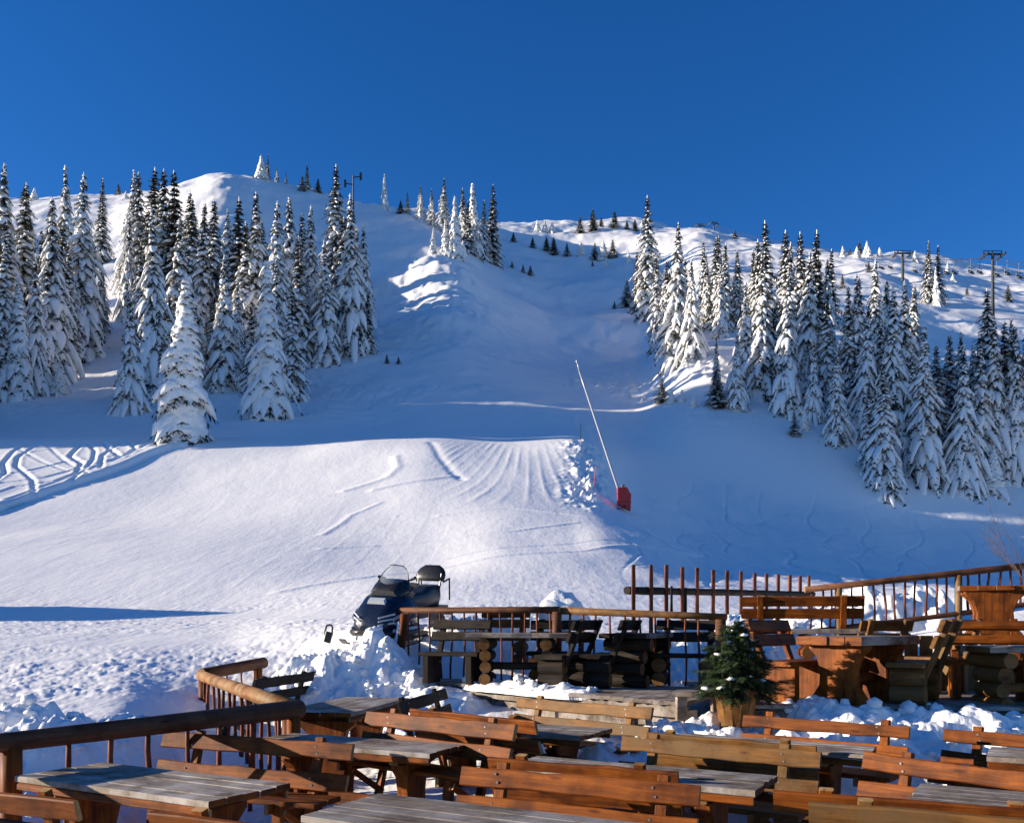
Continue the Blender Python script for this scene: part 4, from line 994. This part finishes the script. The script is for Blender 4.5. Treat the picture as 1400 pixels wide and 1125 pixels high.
mound('snow_bank', 'bright snow bank in front of the right deck behind the red-brown bench', 4.5, 9.75, 3.3, .95, .74, R(-6), 4, n=330, clods=320, fine=.26, pw=.5)
mound('snow_bank', 'snow heap packed around the wooden fir tub', 2.1, 10.05, .95, .75, .55, 0, 5, n=180, clods=100, pw=.5)
mound('snow_bank', 'snow heap between the plank deck and the brownish bench', 1.5, 9.6, 1.1, .8, .42, 0, 6, n=170, clods=90)
mound('snow_bank', 'long low snow ridge behind the stake fence and railing', 3.4, 15.9, 3.0, .95, .60, R(24), 7, n=240, clods=90)
mound('snow_bank', 'snow ridge behind the dark railing right of the snowmobile', -.4, 16.9, 1.6, .8, .40, R(-6), 8, n=170, clods=60)
mound('snow_bank', 'sunlit snow bank seen through the sloping pole railing', 7.1, 18.0, 1.9, 1.3, .75, 0, 9, n=170, clods=50)
mound('snow_bank', 'snow strip lying on the front boards of the upper deck', .2, 13.0, 1.5, .35, .10, R(-50), 10, n=110, clods=50, zfun=lambda X, Y, z: np.full(X.shape, DZ - .02), fine=.08)
# rounded snow cap on a stump
t = thing('snowy_stump', 'tree stump under a tall rounded cap of snow behind the railing', 'stump', (P(768, 838, 16.2).x, 16.2, 1.80)); t.scale = (.86, .86, .86)
m = MB(); m.log((-.36, -.05, .0), (-.30, -.05, .62), .10, .06, 10, 4, .1, 0, 1); m.log((-.2, 0, 0), (-.12, 0, .5), .16, .12, 10, 3, .1); m.build('stump_wood', [M['log'], M['end']], t)
m = MB(); rs = []
for q in range(10):
    th = PI * (q + .1) / 9.4 ; zz = .36 + .42 * math.cos(th); rr = math.sin(th)
    rs.append([Vector((rr * math.cos(a) * (.42 + .16 * (1 - zz)) * (1 + .35 * (math.cos(a) > .2) * (1 - zz)) + .05 * math.sin(3 * a), rr * math.sin(a) * .36, zz * (1 - .28 * max(0, math.cos(a)) * rr) + .05 * math.sin(2 * a + q) + random.uniform(-.018, .018))) for a in [k * PI / 10 for k in range(20)]])
rs = [[p + (p - Vector((0, 0, .35))) * (.34 * float(fbm(p.x * 3.2 + 5, p.z * 3.2 + p.y * 2.1, 66, 3))) + Vector((.10 * max(0, .5 - p.z), 0, 0)) for p in r_] for r_ in rs]
m.rings(rs, 0, 1); m.build('snow_cap', M['snow_pile'], t, True)

# ---------------------------------------------------------------- potted fir
x, y = onp(1006, 10.05)
t = thing('wooden_tub', 'rough wooden tub of split logs set in snow holding the little fir', 'tub', (x, y, .72))
m = MB()
for k in range(14):
    a = k * 2 * PI / 14; m.board((math.cos(a) * .15, math.sin(a) * .15, 0), (math.cos(a) * .235, math.sin(a) * .235, .44 + random.uniform(-.03, .03)), .10, .035, up=(-math.sin(a), math.cos(a), 0), wob=.006)
m.build('staves', M['ylZ'], t)
m = MB(); m.log((0, 0, .33), (0, 0, .39), .2, .2, 14, 1, .05); m.build('soil', M['bark'], t)
def fir(x, y, z, H=.95, Wd=.8):
    t = thing('little_fir', 'bushy green fir flecked with snow standing in the wooden tub', 'fir tree', (x, y, z)); rnd = random.Random(4)
    m = MB(); m.log((0, 0, -.1), (0, 0, H * .95), .022, .006, 8, 6); m.build('trunk', M['bark'], t)
    f = MB(); s = MB(); zz = .03
    while zz < H:
        q = zz / H; n = int(13 - 7 * q)
        for b in range(n):
            a = rnd.random() * 6.28; Ln = Wd * .5 * (1 - q) ** .55 * rnd.uniform(.6, 1.2) + .04; d0 = Vector((math.cos(a), math.sin(a), rnd.uniform(-.15, .35) - .3 * (1 - q))).normalized()
            p0 = Vector((0, 0, zz)); sd_ = Vector((-math.sin(a), math.cos(a), 0))
            def twig(p0, d0, sd_, Ln, nn):
                for i in range(nn):
                    t_ = (i + .5) / nn; c = p0 + d0 * Ln * t_ + Vector((0, 0, -.12 * Ln * t_ * t_)); l = .034 * rnd.uniform(.8, 1.3)
                    for sg in (-1, 1):
                        e = c + sd_ * sg * l + d0 * l * .8 + Vector((0, 0, rnd.uniform(-.2, .5) * l)); f.add([c - d0 * .005, c + d0 * .005, e], [(0, 1, 2)])
                    e = c + d0 * l * .6 + Vector((0, 0, l)); f.add([c - sd_ * .004, c + sd_ * .004, e], [(0, 1, 2)])
            twig(p0, d0, sd_, Ln, int(Ln / .008))
            for j in range(int(Ln / .05)):
                t_ = .25 + .7 * rnd.random(); sg = rnd.choice((-1, 1)); d1 = (d0 + sd_ * sg * rnd.uniform(.6, 1.1)).normalized(); twig(p0 + d0 * Ln * t_, d1, d1.cross(Vector((0, 0, 1))).normalized(), Ln * (.5 - .3 * t_) + .03, int((Ln * (.5 - .3 * t_) + .03) / .009))
            if rnd.random() < .12 * (1.3 - q):
                c = p0 + d0 * Ln * rnd.uniform(.5, .95); r = rnd.uniform(.012, .045)
                s.rings([[c + Vector((math.sin(th) * math.cos(g) * 1.4, math.sin(th) * math.sin(g) * 1.4, math.cos(th) * .6 + .3)) * r * rnd.uniform(.8, 1.2) for g in [k * PI / 3 for k in range(6)]] for th in (.2, .9, 1.7, 2.6)], 0, 1)
        zz += .028
    f.build('needles', M['fir'], t); s.build('snow_flecks', M['snow_pile'], t, True)
fir(x, y, .74 + .38, H=.77, Wd=.84)

# ---------------------------------------------------------------- bare shrub at the right edge
rnd = random.Random(6); t0 = P(1412, 810, 14.0); m = MB()
def twigs(p, d, L, r, dep):
    q = p + d * L; m.log(p, q, r, r * .6, 5, 3, .05, 0, None, .01)
    if dep <= 0: return
    for k in range(3):
        nd = (d + Vector((rnd.uniform(-.7, .5), rnd.uniform(-.5, .5), rnd.uniform(-.2, .5)))).normalized(); twigs(p + d * L * rnd.uniform(.4, 1), nd, L * rnd.uniform(.55, .8), r * .6, dep - 1)
g = 1.6
for k in range(5): twigs(Vector((t0.x + .1 * k, 14.0, g)), Vector((rnd.uniform(-.4, .2), 0, 1)).normalized(), rnd.uniform(.8, 1.2), .010, 3)
tag(m.build('bare_shrub', M['twig']), 'thin leafless shrub poking in at the right edge above the railing', 'shrub')

# ---------------------------------------------------------------- snowmobile
def snowmobile():
    x, y = (545 - CX) / F * 16.2, 16.2; z = Zy(16.2, 868)
    t = thing('snowmobile', 'dark blue and black snowmobile parked nose first on the snow bank', 'snowmobile', (x, y, z))
    # local: +x forward, +z up
    t.rotation_mode = 'XYZ'; t.rotation_euler = (R(-3), R(6), R(246)); t.scale = (.86, .98, 1.04); t.location.z -= .08
    def sect(xs):   # list of (x, halfwidth bottom, halfwidth mid, ztop, zmid, zbot)
        rs = []
        for X, wb, wm, zt, zm, zb, wt in xs:
            rs.append([Vector(p) for p in [(X, -wb, zb), (X, -wm, zm * .6 + zb * .4), (X, -wm * .96, zm), (X, -wt, zt * .93 + zm * .07), (X, -wt * .5, zt), (X, wt * .5, zt), (X, wt, zt * .93 + zm * .07), (X, wm * .96, zm), (X, wm, zm * .6 + zb * .4), (X, wb, zb)]])
        return rs
    m = MB(); m.rings(sect([(1.18, .10, .16, .36, .32, .26, .10), (1.10, .26, .34, .50, .38, .22, .22), (.92, .36, .44, .66, .50, .20, .30), (.66, .42, .50, .80, .60, .20, .32), (.38, .44, .52, .88, .66, .20, .30), (.10, .42, .48, .86, .64, .22, .26), (-.15, .30, .34, .72, .56, .24, .2)]), 0, 1)
    hood = m.build('hood', M['blue'], t, True)
    m = MB()   # belly pan / bumper
    m.rings(sect([(1.24, .12, .2, .27, .24, .20, .12), (1.12, .36, .42, .30, .25, .16, .3), (.7, .46, .54, .30, .24, .12, .4), (.2, .46, .54, .30, .24, .12, .4), (-.2, .40, .46, .30, .24, .14, .3)]), 0, 1); m.build('belly_pan', M['blackp'], t, True)
    for s in (-1, 1):   # side vents: silver slashes
        for k in range(3):
            m = MB(); a = 1.0 - k * .05; m.board((a, s * (.425 + k * .012), .45 - k * .07), (a - .34, s * (.515 + k * .006), .56 - k * .10), .05, .02, wob=0, ch=.004); m.build('silver_stripe', M['silver'], t)
        for k in range(3):
            m = MB(); m.board((1.17 - k * .01, s * .20, .36 + k * .06), (.97 - k * .02, s * (.445 - k * .01), .40 + k * .07), .028, .02, wob=0, ch=.004); m.build('silver_stripe', M['silver'], t)
        m = MB(); m.board((1.02, s * .44, .27), (-.1, s * .55, .27), .05, .03, wob=0, ch=.005); m.build('bumper_strip', M['silver'], t)
    m = MB(); m.rings([[Vector((X, yy, zz)) for yy, zz in [(-.20, z0), (-.12, z0 - .05), (.12, z0 - .05), (.20, z0), (.16, z0 + .09), (-.16, z0 + .09)]] for X, z0 in [(.80, .70), (.87, .655)]], 0, 1); m.build('headlight', M['lens'], t)
    m = MB()   # dash console
    m.rings(sect([(.60, .2, .30, .90, .80, .70, .2), (.42, .26, .36, 1.0, .88, .74, .26), (.2, .30, .38, 1.08, .94, .74, .28), (-.08, .26, .32, 1.04, .9, .7, .2)]), 0, 1); m.build('console', M['blackp'], t, True)
    m = MB()   # windshield, curved
    rs = []
    for q in range(8):
        k = q / 7; X = .52 - .30 * k; zz = .86 + .46 * k; wv = .34 * math.sqrt(max(.05, 1 - (k * .93) ** 2.4))
        rs.append([Vector((X - .20 * (a / 1.0) ** 2, wv * a, zz - .03 * a * a)) for a in np.linspace(-1, 1, 11)])
    m.rings(rs, 0, 0, closed=False)
    ws = m.build('windshield', M['glass'], t, True); md = ws.modifiers.new('thick', 'SOLIDIFY'); md.thickness = .006
    m = MB(); edge = [r[0] for r in rs] + rs[-1][1:-1] + [r[-1] for r in reversed(rs)]
    for a, b in zip(edge[:-1], edge[1:]): m.log(a, b, .009, .009, 6, 1, 0)
    m.build('windshield_trim', M['blackp'], t)
    m = MB(); pts = [(.05, -.38, 1.10), (.0, -.28, 1.06), (.08, -.10, 1.0), (.08, .10, 1.0), (.0, .28, 1.06), (.05, .38, 1.10)]
    for a, b in zip(pts[:-1], pts[1:]): m.log(a, b, .017, .017, 8, 1, 0)
    m.log((.06, -.40, 1.1), (.0, -.27, 1.06), .028, .028, 8, 1, 0); m.log((.06, .40, 1.1), (.0, .27, 1.06), .028, .028, 8, 1, 0); m.build('handlebar', M['blackp'], t)
    m = MB(); m.rings(sect([(.0, .14, .17, .72, .68, .5, .12), (-.3, .18, .22, .80, .74, .45, .18), (-.75, .2, .25, .80, .74, .45, .2), (-.95, .2, .25, .88, .8, .45, .2), (-1.35, .2, .25, .90, .82, .5, .2), (-1.42, .16, .2, .86, .8, .55, .16)]), 0, 1); m.build('seat', M['vinyl'], t, True)
    m = MB()   # padded backrest, wide rounded
    rs = []
    for q, (hw, th) in enumerate([(.31, .04), (.33, .08), (.33, .09), (.31, .08), (.26, .07), (.16, .04)]):
        zz = .96 + q * .058; X = -1.36 - .03 * q
        rs.append([Vector((X + th * math.sin(a), hw * math.cos(a) * (1 if abs(math.cos(a)) > .5 else 1.0), zz)) for a in [k * PI / 8 for k in range(16)]])
    m.rings(rs, 0, 1); m.build('backrest', M['vinyl'], t, True)
    for s in (-1, 1):
        m = MB(); m.log((-1.30, s * .22, .7), (-1.38, s * .26, 1.1), .02, .02, 8, 2, 0); m.log((-1.38, s * .30, .95), (-1.62, s * .32, 1.0), .018, .018, 8, 2, 0); m.log((-1.62, s * .32, 1.0), (-1.62, s * .32, .6), .018, .018, 8, 2, 0); m.build('grab_rail', M['blackp'], t)
    m = MB(); m.rings([[Vector((X, yy, zz)) for yy, zz in [(-.25, .34), (.25, .34), (.25, .50), (-.25, .50)]] for X in (.1, -1.7)], 0, 1)
    m.board((-1.7, -.25, .50), (-1.85, -.25, .36), .05, .03); m.board((-1.7, 0, .43), (-1.9, 0, .30), .5, .02, up=(0, 1, 0)); m.build('tunnel', M['blackp'], t)
    m = MB(); rs = []   # track loop with lugs
    loop = []
    for a in np.linspace(-90, 90, 9): loop.append((.05 + .16 * math.cos(R(a)), .18 + .15 * math.sin(R(a))))
    for a in np.linspace(90, 270, 9): loop.append((-1.55 + .16 * math.cos(R(a)), .18 + .15 * math.sin(R(a))))
    loop.append(loop[0])
    for X, Z in loop: rs.append([Vector((X, -.19, Z)), Vector((X, .19, Z))])
    m.rings(rs, 0, 0, closed=False)
    for k in range(22):
        X = .0 - k * .072; m.board((X, -.19, .015), (X, .19, .015), .045, .02, wob=0, ch=.003); m.board((X, -.19, .345), (X, .19, .345), .04, .02, wob=0, ch=.003)
    m.build('track', M['blackp'], t)
    for s in (-1, 1):
        sk = MB(); prf = [(.1, .02), (.5, .0), (1.0, .0), (1.15, .03), (1.25, .10)]
        for (a, b), (c, d_) in zip(prf[:-1], prf[1:]): sk.board((a, s * .5, b), (c, s * .5, d_), .14, .022, up=(0, 1, 0), wob=0, ch=.004, seg=1)
        ski = sk.build('ski', M['blackp'], t)
        m = MB(); m.log((.75, s * .5, .04), (.72, s * .44, .40), .022, .022, 8, 2, 0); m.log((.75, s * .5, .16), (.55, s * .25, .24), .016, .016, 8, 2, 0); m.log((.72, s * .45, .15), (.72, s * .42, .36), .04, .04, 10, 6, .15); m.build('suspension', M['grey'], t)
    m = MB(); m.rings([[Vector((X, .46 + yy, .98 + zz)) for yy, zz in [(-.07, -.04), (.07, -.04), (.08, .04), (-.05, .05)]] for X in (.22, .29)], 0, 1); m.log((.2, .36, .86), (.24, .44, .95), .012, .012, 6, 1, 0); m.build('mirror', M['blackp'], t)
snowmobile()
# loop of a ski tip, a separate piece standing left of the machine
t = thing('ski_tip_loop', 'black loop of a ski tip poking out of the snow left of the snowmobile', 'handle', (P(449, 874, 15.0).x, 15.0, Zy(15, 874)))
m = MB(); pts = [(-.04, 0, 0), (-.06, 0, .12), (-.03, 0, .24), (.03, 0, .25), (.07, 0, .22), (.06, 0, .08), (.03, 0, 0)]
for a, b in zip(pts[:-1], pts[1:]): m.log(a, b, .016, .016, 8, 1, 0)
m.build('loop', M['blackp'], t)
m = MB(); m.board((-.03, 0, -.05), (.02, 0, .13), .12, .05, up=(1, 0, 0)); m.build('grip_plate', M['blackp'], t)
